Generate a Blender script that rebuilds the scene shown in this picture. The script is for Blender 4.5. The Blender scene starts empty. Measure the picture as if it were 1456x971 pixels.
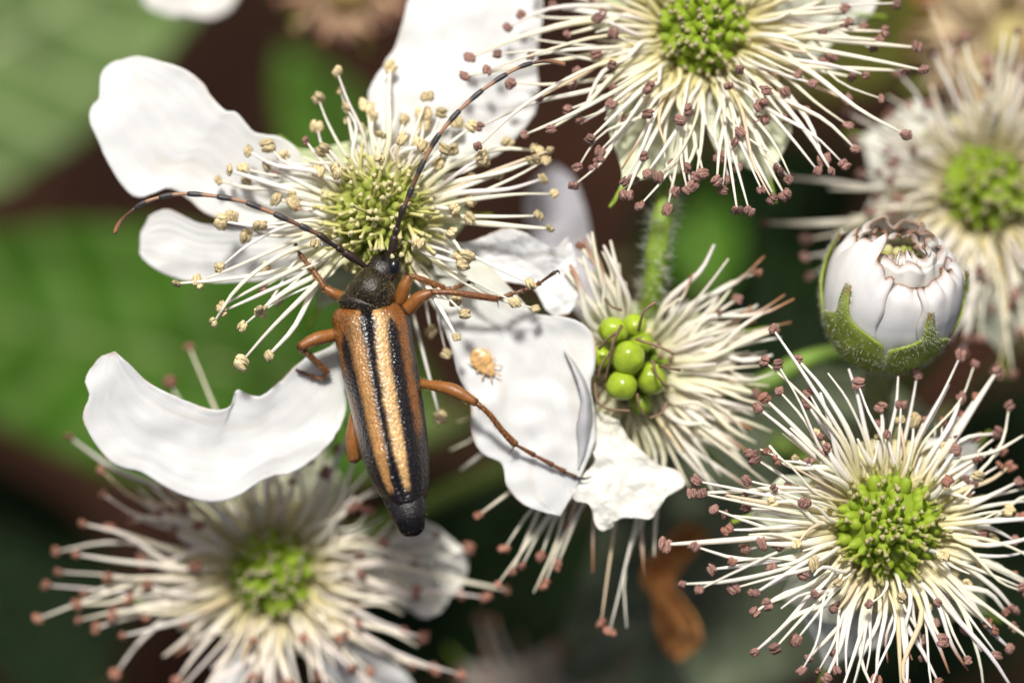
# A longhorn beetle on bramble blossom, macro photograph.  1 scene unit = 2.5 mm.
import bpy, math, random
import numpy as np
from mathutils import Vector, noise as mnoise

SC = bpy.context.scene
SC.unit_settings.scale_length = 0.0025
COL = SC.collection

# ------------------------------------------------------------------ camera
CAM_H = 60.0                       # lens height above the beetle's back (z = 0)
cam_d = bpy.data.cameras.new('camera')
cam = bpy.data.objects.new('camera', cam_d); COL.objects.link(cam)
cam.location = (0, 0, CAM_H)
cam.rotation_euler = (0, 0, 0)     # looks straight down, picture-up = +Y
cam_d.sensor_width = 36.0
cam_d.lens = 36.0 * CAM_H / 14.56
cam_d.clip_start = 1.0
cam_d.clip_end = 50000.0
cam_d.dof.use_dof = True
cam_d.dof.focus_distance = CAM_H + 0.15
cam_d.dof.aperture_fstop = 0.043   # about a 3.4 unit (9 mm) pupil
SC.camera = cam

# ------------------------------------------------------------------ sky + sun
SUN_TILT, SUN_AZ = 36.0, -7.0      # degrees from the zenith, degrees from +Y towards +X
world = bpy.data.worlds.new('World'); SC.world = world
world.use_nodes = True
wn = world.node_tree.nodes
sky = wn.new('ShaderNodeTexSky'); sky.sky_type = 'NISHITA'; sky.sun_disc = False
sky.dust_density = 6.0; sky.ozone_density = .3
sky.sun_elevation = math.radians(90 - SUN_TILT); sky.sun_rotation = math.radians(SUN_AZ)
world.node_tree.links.new(sky.outputs[0], wn['Background'].inputs[0])
wn['Background'].inputs[1].default_value = 0.075
sd = bpy.data.lights.new('sun', 'SUN'); sd.energy = 4.25; sd.angle = math.radians(8.0); sd.color = (1, .98, .94)
sun = bpy.data.objects.new('sun', sd); COL.objects.link(sun)
_t, _a = math.radians(SUN_TILT), math.radians(SUN_AZ)
SUN_DIR = Vector((math.sin(_t) * math.sin(_a), math.sin(_t) * math.cos(_a), math.cos(_t)))
sun.rotation_euler = SUN_DIR.to_track_quat('Z', 'Y').to_euler()
sun.location = SUN_DIR * 50

SC.view_settings.view_transform = 'Standard'; SC.view_settings.look = 'None'
SC.view_settings.exposure = 0.06; SC.view_settings.gamma = 1.0; SC.view_settings.use_curve_mapping = False
SC.render.engine = 'CYCLES'
SC.cycles.use_denoising = True
SC.cycles.max_bounces = 8; SC.cycles.diffuse_bounces = 4; SC.cycles.transmission_bounces = 4

# ------------------------------------------------------------------ helpers
def W(x, y, z=0.0):
    """a point at height z that lies under picture position x, y"""
    s = (CAM_H - z) / CAM_H
    return Vector(((x - 728.0) / 100.0 * s, (485.5 - y) / 100.0 * s, z))

def tag(o, label=None, category=None, group=None, kind=None):
    if label: o['label'] = label
    if category: o['category'] = category
    if group: o['group'] = group
    if kind: o['kind'] = kind
    return o

def empty(name, loc):
    o = bpy.data.objects.new(name, None); COL.objects.link(o)
    o.location = loc; o.empty_display_size = .2
    return o

def make_mesh(name, verts, faces, mats, col=None, uv=None, smooth=True, midx=None):
    me = bpy.data.meshes.new(name)
    me.from_pydata([tuple(v) for v in verts], [], [tuple(f) for f in faces])
    for m in (mats if isinstance(mats, (list, tuple)) else [mats]):
        me.materials.append(m)
    if smooth:
        me.polygons.foreach_set('use_smooth', [True] * len(me.polygons))
    if midx is not None:
        me.polygons.foreach_set('material_index', midx)
    if col is not None:
        a = me.attributes.new('Col', 'FLOAT_COLOR', 'POINT')
        c = np.ones((len(me.vertices), 4), dtype=np.float32); c[:, :3] = np.asarray(col, dtype=np.float32)
        a.data.foreach_set('color', c.ravel())
    if uv is not None:
        l = me.uv_layers.new(name='UVMap')
        vi = np.empty(len(me.loops), dtype=np.int32); me.loops.foreach_get('vertex_index', vi)
        l.data.foreach_set('uv', np.asarray(uv, dtype=np.float32)[vi].ravel())
    me.update()
    return me

def add(name, me, parent=None, loc=(0, 0, 0), rot=None, scale=None):
    o = bpy.data.objects.new(name, me); COL.objects.link(o)
    o.parent = parent; o.location = loc
    if rot is not None:
        o.rotation_mode = 'QUATERNION'; o.rotation_quaternion = rot
    if scale is not None:
        o.scale = scale if hasattr(scale, '__len__') else (scale,) * 3
    return o

def catmull(pts, n):
    """n points, even arc length, on a smooth curve through pts (any dimension)"""
    P = np.asarray([tuple(p) for p in pts], dtype=float)
    if len(P) == 2:
        t = np.linspace(0, 1, n)[:, None]
        return P[0] * (1 - t) + P[1] * t
    Q = np.vstack([2 * P[0] - P[1], P, 2 * P[-1] - P[-2]])
    out = []
    for i in range(1, len(Q) - 2):
        for t in np.linspace(0, 1, 14, endpoint=False):
            a, b, c, d = Q[i - 1], Q[i], Q[i + 1], Q[i + 2]
            out.append(.5 * ((2 * b) + (-a + c) * t + (2 * a - 5 * b + 4 * c - d) * t * t + (-a + 3 * b - 3 * c + d) * t ** 3))
    out.append(P[-1]); out = np.array(out)
    L = np.concatenate([[0], np.cumsum(np.linalg.norm(np.diff(out, axis=0), axis=1))])
    u = np.linspace(0, L[-1], n)
    return np.stack([np.interp(u, L, out[:, k]) for k in range(out.shape[1])], axis=1)

def lerp_list(vals, s):
    return np.interp(s, np.linspace(0, 1, len(vals)), vals)

def grid_faces(n, m, closed=False):
    f = []
    mm = m if closed else m - 1
    for i in range(n - 1):
        for j in range(mm):
            k = (j + 1) % m
            f.append((i * m + j, i * m + k, (i + 1) * m + k, (i + 1) * m + j))
    return f

def tube(pts, radii, sides=6, n=None, caps=True, flat=1.0, smooth=True):
    """tapered tube; returns verts, faces, t along the tube for each vertex"""
    n = n or len(pts)
    C = catmull(pts, n) if smooth else np.asarray([tuple(p) for p in pts], float)
    R = lerp_list(radii, np.linspace(0, 1, n))
    T = np.gradient(C, axis=0); T /= np.linalg.norm(T, axis=1)[:, None] + 1e-9
    ref = np.array([0, 0, 1.0])
    V, TT = [], []
    side = None
    for i in range(n):
        s = np.cross(T[i], ref)
        if np.linalg.norm(s) < .2:
            s = side if side is not None else np.cross(T[i], [0, 1, 0])
            s = s - T[i] * np.dot(s, T[i])
        s /= np.linalg.norm(s) + 1e-9
        if side is not None and np.dot(s, side) < 0: s = -s
        side = s
        up = np.cross(s, T[i])
        for k in range(sides):
            a = 2 * math.pi * k / sides
            V.append(C[i] + R[i] * (math.cos(a) * s + flat * math.sin(a) * up)); TT.append(i / (n - 1))
    F = grid_faces(n, sides, True)
    if caps:
        V.append(C[0] - T[0] * R[0] * .5); TT.append(0); V.append(C[-1] + T[-1] * R[-1] * .5); TT.append(1)
        b, e = len(V) - 2, len(V) - 1
        for k in range(sides):
            F.append((b, (k + 1) % sides, k))
            F.append((e, (n - 1) * sides + k, (n - 1) * sides + (k + 1) % sides))
    return np.array(V), F, np.array(TT)

def merge(*parts):
    """parts: (verts, faces, colours)"""
    V, F, Cc, o = [], [], [], 0
    for v, f, c in parts:
        v = np.asarray(v, float); V.append(v)
        F += [tuple(i + o for i in q) for q in f]
        c = np.asarray(c, float)
        Cc.append(np.tile(c, (len(v), 1)) if c.ndim == 1 else c)
        o += len(v)
    return np.vstack(V), F, np.vstack(Cc)

def ball(center, rad, nu=10, nv=7, fn=None):
    V, F = [], []
    r = np.array(rad if hasattr(rad, '__len__') else (rad,) * 3, float)
    for i in range(nv + 1):
        th = math.pi * i / nv
        for j in range(nu):
            ph = 2 * math.pi * j / nu
            d = np.array((math.sin(th) * math.cos(ph), math.sin(th) * math.sin(ph), math.cos(th)))
            k = fn(d) if fn else 1.0
            V.append(np.array(center) + r * d * k)
    F = grid_faces(nv + 1, nu, True)
    return np.array(V), F

def mixc(a, b, t):
    t = np.asarray(t, float)[:, None]
    return np.asarray(a, float) * (1 - t) + np.asarray(b, float) * t

def sstep(a, b, x):
    t = np.clip((np.asarray(x, float) - a) / (b - a + 1e-9), 0, 1)
    return t * t * (3 - 2 * t)

def Z_to(d):
    return Vector(d).to_track_quat('Z', 'Y')

def hair_mesh(points, normals, length, rad, rng, mat, lean=.35, col=(.8, .8, .75)):
    V, F = [], []
    for p, nrm in zip(points, normals):
        nrm = np.array(nrm, float)
        d = nrm + lean * np.array([rng.gauss(0, 1), rng.gauss(0, 1), rng.gauss(0, 1)])
        d /= np.linalg.norm(d)
        L = length * rng.uniform(.5, 1.3)
        s = np.cross(d, [.3, .5, .8]); s /= np.linalg.norm(s); u = np.cross(d, s)
        o = len(V); p = np.array(p, float)
        bend = np.array([rng.gauss(0, .15), rng.gauss(0, .15), 0]) * L
        for k in range(3):
            a = 2 * math.pi * k / 3
            V.append(p + rad * (math.cos(a) * s + math.sin(a) * u))
        for k in range(3):
            a = 2 * math.pi * k / 3
            V.append(p + d * L * .55 + rad * .7 * (math.cos(a) * s + math.sin(a) * u))
        V.append(p + d * L + bend)
        for k in range(3):
            j = (k + 1) % 3
            F += [(o + k, o + j, o + 3 + j, o + 3 + k), (o + 3 + k, o + 3 + j, o + 6)]
    return make_mesh('hairs', V, F, mat, col=np.tile(col, (len(V), 1)))

# ------------------------------------------------------------------ materials
def material(name, base=(.8, .8, .8), attr=True, rough=.5, spec=.5, trans=0.0, trans_tint=(1, 1, 1), var=0.0, var_scale=6.0,
             bump=0.0, bump_scale=20.0, bump_stretch=None, sss=0.0, sss_r=(.1, .1, .1), metallic=0.0, coat=0.0, sheen=0.0, vor=0.0, vor_scale=60.0, coat_vor=0.0, pit=0.0):
    m = bpy.data.materials.new(name); m.use_nodes = True
    nt = m.node_tree; N = nt.nodes; L = nt.links
    b = N['Principled BSDF']; out = N['Material Output']
    b.inputs['Roughness'].default_value = rough
    b.inputs['Specular IOR Level'].default_value = spec
    b.inputs['Metallic'].default_value = metallic
    b.inputs['Coat Weight'].default_value = coat
    if coat: b.inputs['Coat Roughness'].default_value = .2
    b.inputs['Sheen Weight'].default_value = sheen
    if sss:
        b.inputs['Subsurface Weight'].default_value = sss
        b.inputs['Subsurface Radius'].default_value = sss_r
        b.inputs['Subsurface Scale'].default_value = 1.0
    tc = N.new('ShaderNodeTexCoord')
    if attr:
        a = N.new('ShaderNodeAttribute'); a.attribute_name = 'Col'; csock = a.outputs['Color']
    else:
        r = N.new('ShaderNodeRGB'); r.outputs[0].default_value = (*base, 1); csock = r.outputs[0]
    if var:
        nz = N.new('ShaderNodeTexNoise'); nz.inputs['Scale'].default_value = var_scale; nz.inputs['Detail'].default_value = 5
        L.new(tc.outputs['Object'], nz.inputs['Vector'])
        mr = N.new('ShaderNodeMapRange'); mr.inputs[1].default_value = .25; mr.inputs[2].default_value = .75
        mr.inputs[3].default_value = 1 - var; mr.inputs[4].default_value = 1 + var
        L.new(nz.outputs['Fac'], mr.inputs[0])
        mx = N.new('ShaderNodeMix'); mx.data_type = 'RGBA'; mx.blend_type = 'MULTIPLY'; mx.inputs[0].default_value = 1
        L.new(csock, mx.inputs[6]); L.new(mr.outputs[0], mx.inputs[7]); csock = mx.outputs[2]
    L.new(csock, b.inputs['Base Color'])
    nrm = None
    if bump:
        bz = N.new('ShaderNodeTexNoise'); bz.inputs['Scale'].default_value = bump_scale; bz.inputs['Detail'].default_value = 6
        if bump_stretch:
            mp = N.new('ShaderNodeMapping'); mp.inputs['Scale'].default_value = bump_stretch
            L.new(tc.outputs['UV'], mp.inputs[0]); L.new(mp.outputs[0], bz.inputs['Vector'])
        else:
            L.new(tc.outputs['Object'], bz.inputs['Vector'])
        bp = N.new('ShaderNodeBump'); bp.inputs['Strength'].default_value = bump; bp.inputs['Distance'].default_value = .03
        L.new(bz.outputs['Fac'], bp.inputs['Height']); nrm = bp.outputs[0]
    if vor:
        vz = N.new('ShaderNodeTexVoronoi'); vz.inputs['Scale'].default_value = vor_scale
        L.new(tc.outputs['Object'], vz.inputs['Vector'])
        bp2 = N.new('ShaderNodeBump'); bp2.inputs['Strength'].default_value = vor; bp2.inputs['Distance'].default_value = .012
        L.new(vz.outputs['Distance'], bp2.inputs['Height'])
        if nrm: L.new(nrm, bp2.inputs['Normal'])
        nrm = bp2.outputs[0]
        if pit:                                   # pits are darker than the ridges between them
            pr = N.new('ShaderNodeMapRange'); pr.inputs[1].default_value = .08; pr.inputs[2].default_value = .5; pr.inputs[3].default_value = 1 - pit; pr.inputs[4].default_value = 1.12
            L.new(vz.outputs['Distance'], pr.inputs[0])
            pm = N.new('ShaderNodeMix'); pm.data_type = 'RGBA'; pm.blend_type = 'MULTIPLY'; pm.inputs[0].default_value = 1
            L.new(csock, pm.inputs[6]); L.new(pr.outputs[0], pm.inputs[7]); L.new(pm.outputs[2], b.inputs['Base Color'])
    if nrm: L.new(nrm, b.inputs['Normal'])
    if coat_vor:                                  # fine pits seen in the gloss only
        vz = N.new('ShaderNodeTexVoronoi'); vz.inputs['Scale'].default_value = vor_scale
        L.new(tc.outputs['Object'], vz.inputs['Vector'])
        bp3 = N.new('ShaderNodeBump'); bp3.inputs['Strength'].default_value = coat_vor; bp3.inputs['Distance'].default_value = .03
        L.new(vz.outputs['Distance'], bp3.inputs['Height']); L.new(bp3.outputs[0], b.inputs['Coat Normal'])
    if trans:
        t = N.new('ShaderNodeBsdfTranslucent')
        tm = N.new('ShaderNodeMix'); tm.data_type = 'RGBA'; tm.blend_type = 'MULTIPLY'; tm.inputs[0].default_value = 1
        L.new(csock, tm.inputs[6]); tm.inputs[7].default_value = (*trans_tint, 1)
        L.new(tm.outputs[2], t.inputs['Color'])
        if nrm: L.new(nrm, t.inputs['Normal'])
        ms = N.new('ShaderNodeMixShader'); ms.inputs[0].default_value = trans
        L.new(b.outputs[0], ms.inputs[1]); L.new(t.outputs[0], ms.inputs[2]); L.new(ms.outputs[0], out.inputs['Surface'])
    return m

M_petal = material('petal', rough=.5, spec=.3, trans=.30, trans_tint=(1, .99, .95), var=.035, var_scale=5, bump=.16, bump_scale=1.0, bump_stretch=(4, 42, 1))
M_crinkle = material('crinkled_petal', rough=.6, spec=.2, trans=.2, var=.05, var_scale=4, bump=.35, bump_scale=1.0, bump_stretch=(10, 46, 1))
M_filament = material('filament', rough=.5, spec=.25, trans=.33, var=.06, var_scale=5, bump=.15, bump_scale=14)
M_anther = material('anther', rough=.65, spec=.25, var=.3, var_scale=14, bump=.7, bump_scale=26)
M_pistil = material('pistil', rough=.5, spec=.3, trans=.28, var=.15, var_scale=6)
M_drupe = material('drupelet', rough=.20, spec=.55, sss=.35, sss_r=(.12, .16, .04), var=.22, var_scale=6, bump=.22, bump_scale=22)
M_sepal = material('sepal', rough=.6, spec=.2, trans=.18, var=.16, var_scale=5, bump=.22, bump_scale=18)
M_stem = material('stem', rough=.5, spec=.3, var=.2, var_scale=4, bump=.3, bump_scale=12)
M_hair = material('plant_hair', rough=.4, spec=.5, trans=.3)
M_leaf = material('leaf', rough=.6, spec=.12, trans=.15, trans_tint=(1.1, 1.3, .5), var=.3, var_scale=.9, bump=.4, bump_scale=5)
M_dead = material('withered', rough=.8, spec=.15, var=.35, var_scale=3, bump=.6, bump_scale=9)
M_elytra = material('elytra', rough=.30, spec=.5, var=.30, var_scale=26, bump=.15, bump_scale=44, vor=.5, vor_scale=24, coat=.6, coat_vor=.7, pit=.65)
M_body = material('beetle_body', rough=.26, spec=.4, var=.25, var_scale=14, bump=.35, bump_scale=45, vor=.3, vor_scale=34)
M_eye = material('beetle_eye', rough=.1, spec=.7)
M_leg = material('beetle_leg', rough=.35, spec=.5, var=.2, var_scale=12, bump=.25, bump_scale=40)
M_ant = material('beetle_antenna', rough=.4, spec=.5, var=.2, var_scale=20, bump=.3, bump_scale=50)
M_gold = material('golden_hair', rough=.3, spec=.8)
M_nymph = material('nymph', rough=.3, spec=.5, sss=.2, sss_r=(.05, .03, .01), var=.2, var_scale=12)

# ------------------------------------------------------------------ ground
def soil_material():
    m = bpy.data.materials.new('soil'); m.use_nodes = True
    N = m.node_tree.nodes; L = m.node_tree.links; b = N['Principled BSDF']
    tc = N.new('ShaderNodeTexCoord')
    n1 = N.new('ShaderNodeTexNoise'); n1.inputs['Scale'].default_value = .22; n1.inputs['Detail'].default_value = 8
    L.new(tc.outputs['Object'], n1.inputs['Vector'])
    cr = N.new('ShaderNodeValToRGB')
    e = cr.color_ramp.elements
    e[0].position = .3; e[0].color = (.014, .007, .004, 1)
    e[1].position = .72; e[1].color = (.046, .019, .011, 1)
    L.new(n1.outputs['Fac'], cr.inputs[0]); L.new(cr.outputs[0], b.inputs['Base Color'])
    n2 = N.new('ShaderNodeTexNoise'); n2.inputs['Scale'].default_value = 1.6; n2.inputs['Detail'].default_value = 8
    L.new(tc.outputs['Object'], n2.inputs['Vector'])
    bp = N.new('ShaderNodeBump'); bp.inputs['Strength'].default_value = .8; bp.inputs['Distance'].default_value = .6
    L.new(n2.outputs['Fac'], bp.inputs['Height']); L.new(bp.outputs[0], b.inputs['Normal'])
    b.inputs['Roughness'].default_value = .95; b.inputs['Specular IOR Level'].default_value = .1
    return m

GROUND_Z = -34.0
def build_ground():
    # fine lumpy middle that thins out into one wide sheet
    ax = np.concatenate([[-20000, -4000, -800, -200, -90], np.linspace(-50, 50, 70), [90, 200, 800, 4000, 20000]])
    V = []
    for y in ax:
        for x in ax:
            near = math.exp(-((x * x + y * y) / 3600.0))
            h = mnoise.fractal(Vector((x * .16, y * .16, 3.1)), 1.0, 2.0, 4) * 1.1 * near
            V.append((x, y, GROUND_Z + h))
    n = len(ax)
    me = make_mesh('ground', V, grid_faces(n, n), soil_material())
    tag(add('ground', me), kind='structure')
build_ground()

# ------------------------------------------------------------------ leaves
def leaf(root, tip, width, label, green=(.06, .13, .03), vein=(.14, .22, .08), seed=0, fold=.12, droop=.0, roll=0.0, stalk=None, group='bramble leaves below the flowers'):
    """root, tip = (picture x, y, z); width in picture px at that depth"""
    rng = random.Random(seed)
    A, B = W(*root), W(*tip)
    base = A.copy()
    T = (B - A); Ln = T.length; T.normalize()
    side = T.cross(Vector((0, 0, 1))).normalized()
    up = side.cross(T).normalized()
    side2 = (side * math.cos(roll) + up * math.sin(roll)).normalized()
    up2 = side2.cross(T).normalized()
    n, m = 72, 33
    hw = width / 200.0 * (CAM_H - (root[2] + tip[2]) / 2) / CAM_H
    nv = 9
    V, C = [], []
    for i in range(n):
        s = i / (n - 1)
        w = hw * (math.sin(math.pi * min(1, s ** .75)) ** .75 if 0 < s < 1 else 0.0)
        for j in range(m):
            t = 2 * j / (m - 1) - 1
            ser = 1 + .07 * ((s * 26 + .15 * abs(t)) % 1.0 - .5) * (abs(t) ** 6)
            x = t * w * ser
            ph = (s - .28 * abs(t) * hw * 2 / Ln) * nv            # side vein phase
            fr = ph - math.floor(ph)
            dv = min(fr, 1 - fr)
            q = math.cos(2 * math.pi * fr)
            h = fold * abs(x) - .045 * hw * q * (1 - abs(t)) - droop * Ln * s * s
            h += .05 * hw * mnoise.noise(Vector((s * 6 + seed, t * 3, seed)))
            p = A + T * (s * Ln) + side2 * x + up2 * h - Vector((0, 0, 0))
            V.append(p - base)
            k = max(math.exp(-(dv / .07) ** 2), math.exp(-(t * w / (hw * .035 + 1e-6)) ** 2))
            g = .8 + .4 * mnoise.noise(Vector((s * 3 + seed * 3.1, t * 2, 7)))
            C.append([green[c] * g * (1 - k * .8) + vein[c] * k * .8 for c in range(3)])
    root_o = empty('bramble_leaf', base)
    tag(root_o, label, 'leaf', group)
    me = make_mesh('blade', V, grid_faces(n, m), M_leaf, col=C)
    bl = add('blade', me, root_o)
    md = bl.modifiers.new('thickness', 'SOLIDIFY'); md.thickness = .05; md.offset = 0
    pts = [A - base - up2 * .06 + T * (s * Ln) - up2 * (droop * Ln * s * s) for s in np.linspace(0, .97, 12)]
    v, f, t = tube(pts, [.13, .09, .03], 6, 20)
    add('midrib', make_mesh('midrib', v, f, M_stem, col=np.tile(vein, (len(v), 1))), root_o)
    st = Vector(stalk) if stalk else Vector((-T.x * 2.5, -T.y * 2.5, -4))
    v, f, t = tube([Vector((0, 0, -.05)), st * .5 + Vector((0, 0, .4)), st], [.12, .14, .16], 6, 10)
    add('leaf_stalk', make_mesh('leaf_stalk', v, f, M_stem, col=np.tile((.16, .15, .06), (len(v), 1))), root_o)
    return root_o

G1 = dict(green=(.125, .20, .060), vein=(.29, .36, .17))
GB = dict(green=(.050, .135, .009), vein=(.15, .22, .06))
GD = dict(green=(.005, .015, .002), vein=(.009, .021, .004))  # leaf green darkened to near black to carry shade and light falloff
GG = dict(green=(.16, .19, .11), vein=(.19, .21, .14))
leaf((-330, 285, -14), (385, -190, -17), 350, 'pale green veined leaf filling the upper corner behind the large petal', seed=1, fold=.05, **G1)
leaf((620, 590, -13), (-260, 400, -16), 360, 'bright green leaf behind the open flower between its two long petals', seed=2, fold=.04, **GB)
leaf((530, 290, -15), (405, 70, -18), 125, 'small green leaf showing between the two upper petals of the open flower', seed=3, **GB)
leaf((1330, 600, -5.2), (800, 960, -6.2), 430, 'dull grey green leaf under the lower round flower', seed=4, fold=.05, **GG)
leaf((760, 700, -17), (420, 980, -20), 300, 'dark green leaf in shade beneath the beetle tail', seed=5, **GD)
leaf((900, 380, -15), (1240, 250, -19), 260, 'deep green leaf behind the closed bud and upper flower', seed=6, **GD)
leaf((140, 990, -16), (-60, 640, -20), 240, 'dark leaf at the lower corner beside the blurred flower', seed=7, **GD)
leaf((1200, 980, -15), (1560, 520, -19), 330, 'dark leaf behind the right edge of the lower round flower', seed=8, **GD)
leaf((690, 1020, -15), (960, 700, -19), 240, 'dark green leaf below the hanging stamens of the fruiting flower', seed=9, **GD)
leaf((1240, 560, -13), (950, 330, -17), 210, 'dark leaf behind the fading flower and the bud stalk', seed=12, **GD)
leaf((1010, 420, -14), (960, 200, -18), 120, 'mid green leaf behind the sepals of the upper flower', seed=10, **GB)
leaf((1130, 120, -12), (1330, -80, -15), 190, 'olive green leaf behind the stamens at the upper right', seed=11, green=(.08, .085, .012), vein=(.1, .1, .03))

# ------------------------------------------------------------------ stamens, pistils
def wrinkled_anther(seed, brown):
    rng = random.Random(seed)
    tone = rng.uniform(.75, 1.3); gap = rng.uniform(.030, .048)
    parts = []
    for sgn in (-1, 1):
        def fn(d, sgn=sgn):
            k = 1 + .10 * math.sin(8 * math.atan2(d[0], d[2]) + seed + 2 * d[1]) * (1 - d[1] ** 2) + .34 * mnoise.noise(Vector(d) * 2.0 + Vector((seed, sgn, 0))) + .14 * mnoise.noise(Vector(d) * 5 + Vector((seed, sgn, 3)))
            return k
        tw = rng.uniform(-.25, .25)
        v, f = ball((0, 0, 0), (.064 * rng.uniform(.85, 1.1), .100, .070), 16, 12, fn)
        c, s = math.cos(tw), math.sin(tw)
        v = np.stack([v[:, 0] * c - v[:, 1] * s + sgn * gap, v[:, 0] * s + v[:, 1] * c + rng.uniform(-.015, .015), v[:, 2]], axis=1)
        ridge = np.clip(np.abs(np.sin(4 * np.arctan2(v[:, 0] - sgn * .036, v[:, 2] + 1e-6) + seed * .5 + 20 * v[:, 1])), 0, 1)
        if brown: colr = mixc((.095, .048, .038), (.31, .175, .140), ridge)
        else: colr = mixc((.32, .235, .10), (.70, .58, .34), ridge)
        parts.append((v, f, colr * tone))
    v, f = ball((0, -.01, 0), (.02, .06, .045), 6, 4)
    parts.append((v, f, (.12, .05, .03) if brown else (.45, .36, .16)))
    V, F, C = merge(*parts)
    return make_mesh('anther', V, F, M_anther, col=C)

ANTH = {'c': [wrinkled_anther(s, False) for s in range(8)], 'b': [wrinkled_anther(s + 20, True) for s in range(8)]}
_pale = []
for me in ANTH['b'][:5]:                       # rusty brown ones of the older flowers
    m2 = me.copy()
    a = m2.attributes['Col']; buf = np.empty(len(m2.vertices) * 4, dtype=np.float32); a.data.foreach_get('color', buf)
    buf = buf.reshape(-1, 4); buf[:, :3] *= np.array((1.10, .95, .82)); a.data.foreach_set('color', buf.ravel()); _pale.append(m2)
ANTH['r'] = _pale

WHITE = np.array((.93, .92, .87)); YELL = np.array((.74, .67, .32)); CREAM = np.array((.74, .70, .52))

def stamen(parent, origin, base, tip, rng, kind='c', r0=.037, r1=.015, lift=.14, base_col=YELL, mid_col=WHITE, anther_scale=1.0, curl=0.0, bend=.085):
    base, tip = Vector(base), Vector(tip)
    d = tip - base; L = d.length
    h = Vector((d.x, d.y, 0)); h = h.normalized() if h.length > 1e-4 else Vector((1, 0, 0))
    s = Vector((-h.y, h.x, 0))
    j = max(-.28, min(.28, rng.gauss(0, bend) * L * (3 if rng.random() < .07 else 1)))
    p1 = base + d * .33 + Vector((0, 0, lift * L)) + s * j
    p2 = base + d * .72 + Vector((0, 0, lift * L * .8)) + s * j * rng.uniform(-.4, 1.0)
    pts = [base, p1, p2, tip]
    if curl:
        pts = [base, p1, p2, tip + s * curl * .5, tip - h * abs(curl) * .4 + s * curl]
        tip = pts[-1]
    k = rng.uniform(.6, 1.25) * (1.35 if rng.random() < .12 else 1)
    wv = [r0 * k * rng.uniform(.8, 1.2), r0 * k, r0 * rng.uniform(.75, 1.1) * k, r0 * rng.uniform(.6, .9) * k, r1 * max(.8, k)]
    v, f, t = tube([p - base for p in pts], wv, 6, 12, flat=rng.uniform(.4, .7))
    tint = np.array((1, 1 - rng.uniform(0, .05), 1 - rng.uniform(0, .15))) * rng.uniform(.95, 1.06)
    if rng.random() < .05: tint = tint * np.array((.9, .78, .62))
    c = mixc(base_col, mid_col * tint, sstep(.02, .58, t))
    o = add('stamen', make_mesh('stamen', v, f, M_filament, col=c), parent, base - origin)
    if kind == 'n': return o
    if kind == 't':                              # bare rusty tip, anther fallen
        a = o.data.attributes['Col']; cc = mixc(base_col, mid_col, sstep(.02, .4, t)); cc = mixc((1, 1, 1), (.55, .28, .16), sstep(.6, .95, t)) * cc
        buf = np.ones((len(t), 4), dtype=np.float32); buf[:, :3] = cc; a.data.foreach_set('color', buf.ravel())
        return o
    me = rng.choice(ANTH[kind])
    q = Vector((rng.gauss(0, .5), rng.gauss(0, .5), 1)).to_track_quat('Z', 'Y')
    from mathutils import Quaternion
    q = q @ Quaternion((0, 0, 1), rng.uniform(0, 6.28))
    q = q @ Quaternion((1, 0, 0), rng.uniform(-.8, .8))
    sc = anther_scale * (1.0 if kind == 'c' else .86) * rng.uniform(.72, 1.1)
    add('anther', me, o, tip - base + h * .02, q, (sc * rng.uniform(.75, 1.1), sc * rng.uniform(.8, 1.15), sc * rng.uniform(.6, 1.0)))
    return o

def pistil_mesh(seed, ov, st, sg, style_len, ov_r=.075):
    rng = random.Random(seed)
    v1, f1 = ball((0, 0, .04), (ov_r, ov_r, ov_r * 1.35), 8, 6)
    b = rng.uniform(-.35, .35) * style_len; b2 = rng.uniform(-.35, .35) * style_len
    pts = [(0, 0, .09), (b * .3, b2 * .3, .10 + style_len * .5), (b, b2, .11 + style_len)]
    v2, f2, t2 = tube(pts, [.030, .026, .032], 6, 6)
    v3, f3 = ball((b, b2, .115 + style_len), (.043, .043, .034), 8, 4, lambda d: 1 + .2 * math.sin(5 * math.atan2(d[1], d[0])))
    V, F, C = merge((v1, f1, ov), (v2, f2, mixc(np.array(ov) * .6 + np.array(st) * .4, st, sstep(0, .5, t2))), (v3, f3, sg))
    return make_mesh('pistil', V, F, M_pistil, col=C)

def pedicel(root, origin, pts, r, hairs=0, seed=0, col=(.17, .25, .05), name='flower_stalk'):
    P = [W(*p) - origin for p in pts]
    v, f, t = tube(P, [r * 1.1, r, r, r * 1.15], 12, 30)
    o = add(name, make_mesh(name, v, f, M_stem, col=np.tile(col, (len(v), 1))), root)
    if hairs:
        rng = random.Random(seed); C = catmull(P, 60)
        pp, nn = [], []
        for _ in range(hairs):
            i = rng.randrange(59); a = rng.uniform(0, 6.283)
            T = C[i + 1] - C[i]; T = T / np.linalg.norm(T); s = np.cross(T, [0.1, .2, 1]); s /= np.linalg.norm(s); u = np.cross(s, T)
            nrm = math.cos(a) * s + math.sin(a) * u
            pp.append(C[i] + T * rng.random() * .05 + nrm * r * .95); nn.append(nrm)
        h = add('hairs', hair_mesh(pp, nn, .17, .006, rng, M_hair, col=(.75, .78, .65)), o); tag(h, kind='stuff')
    return o

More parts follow.
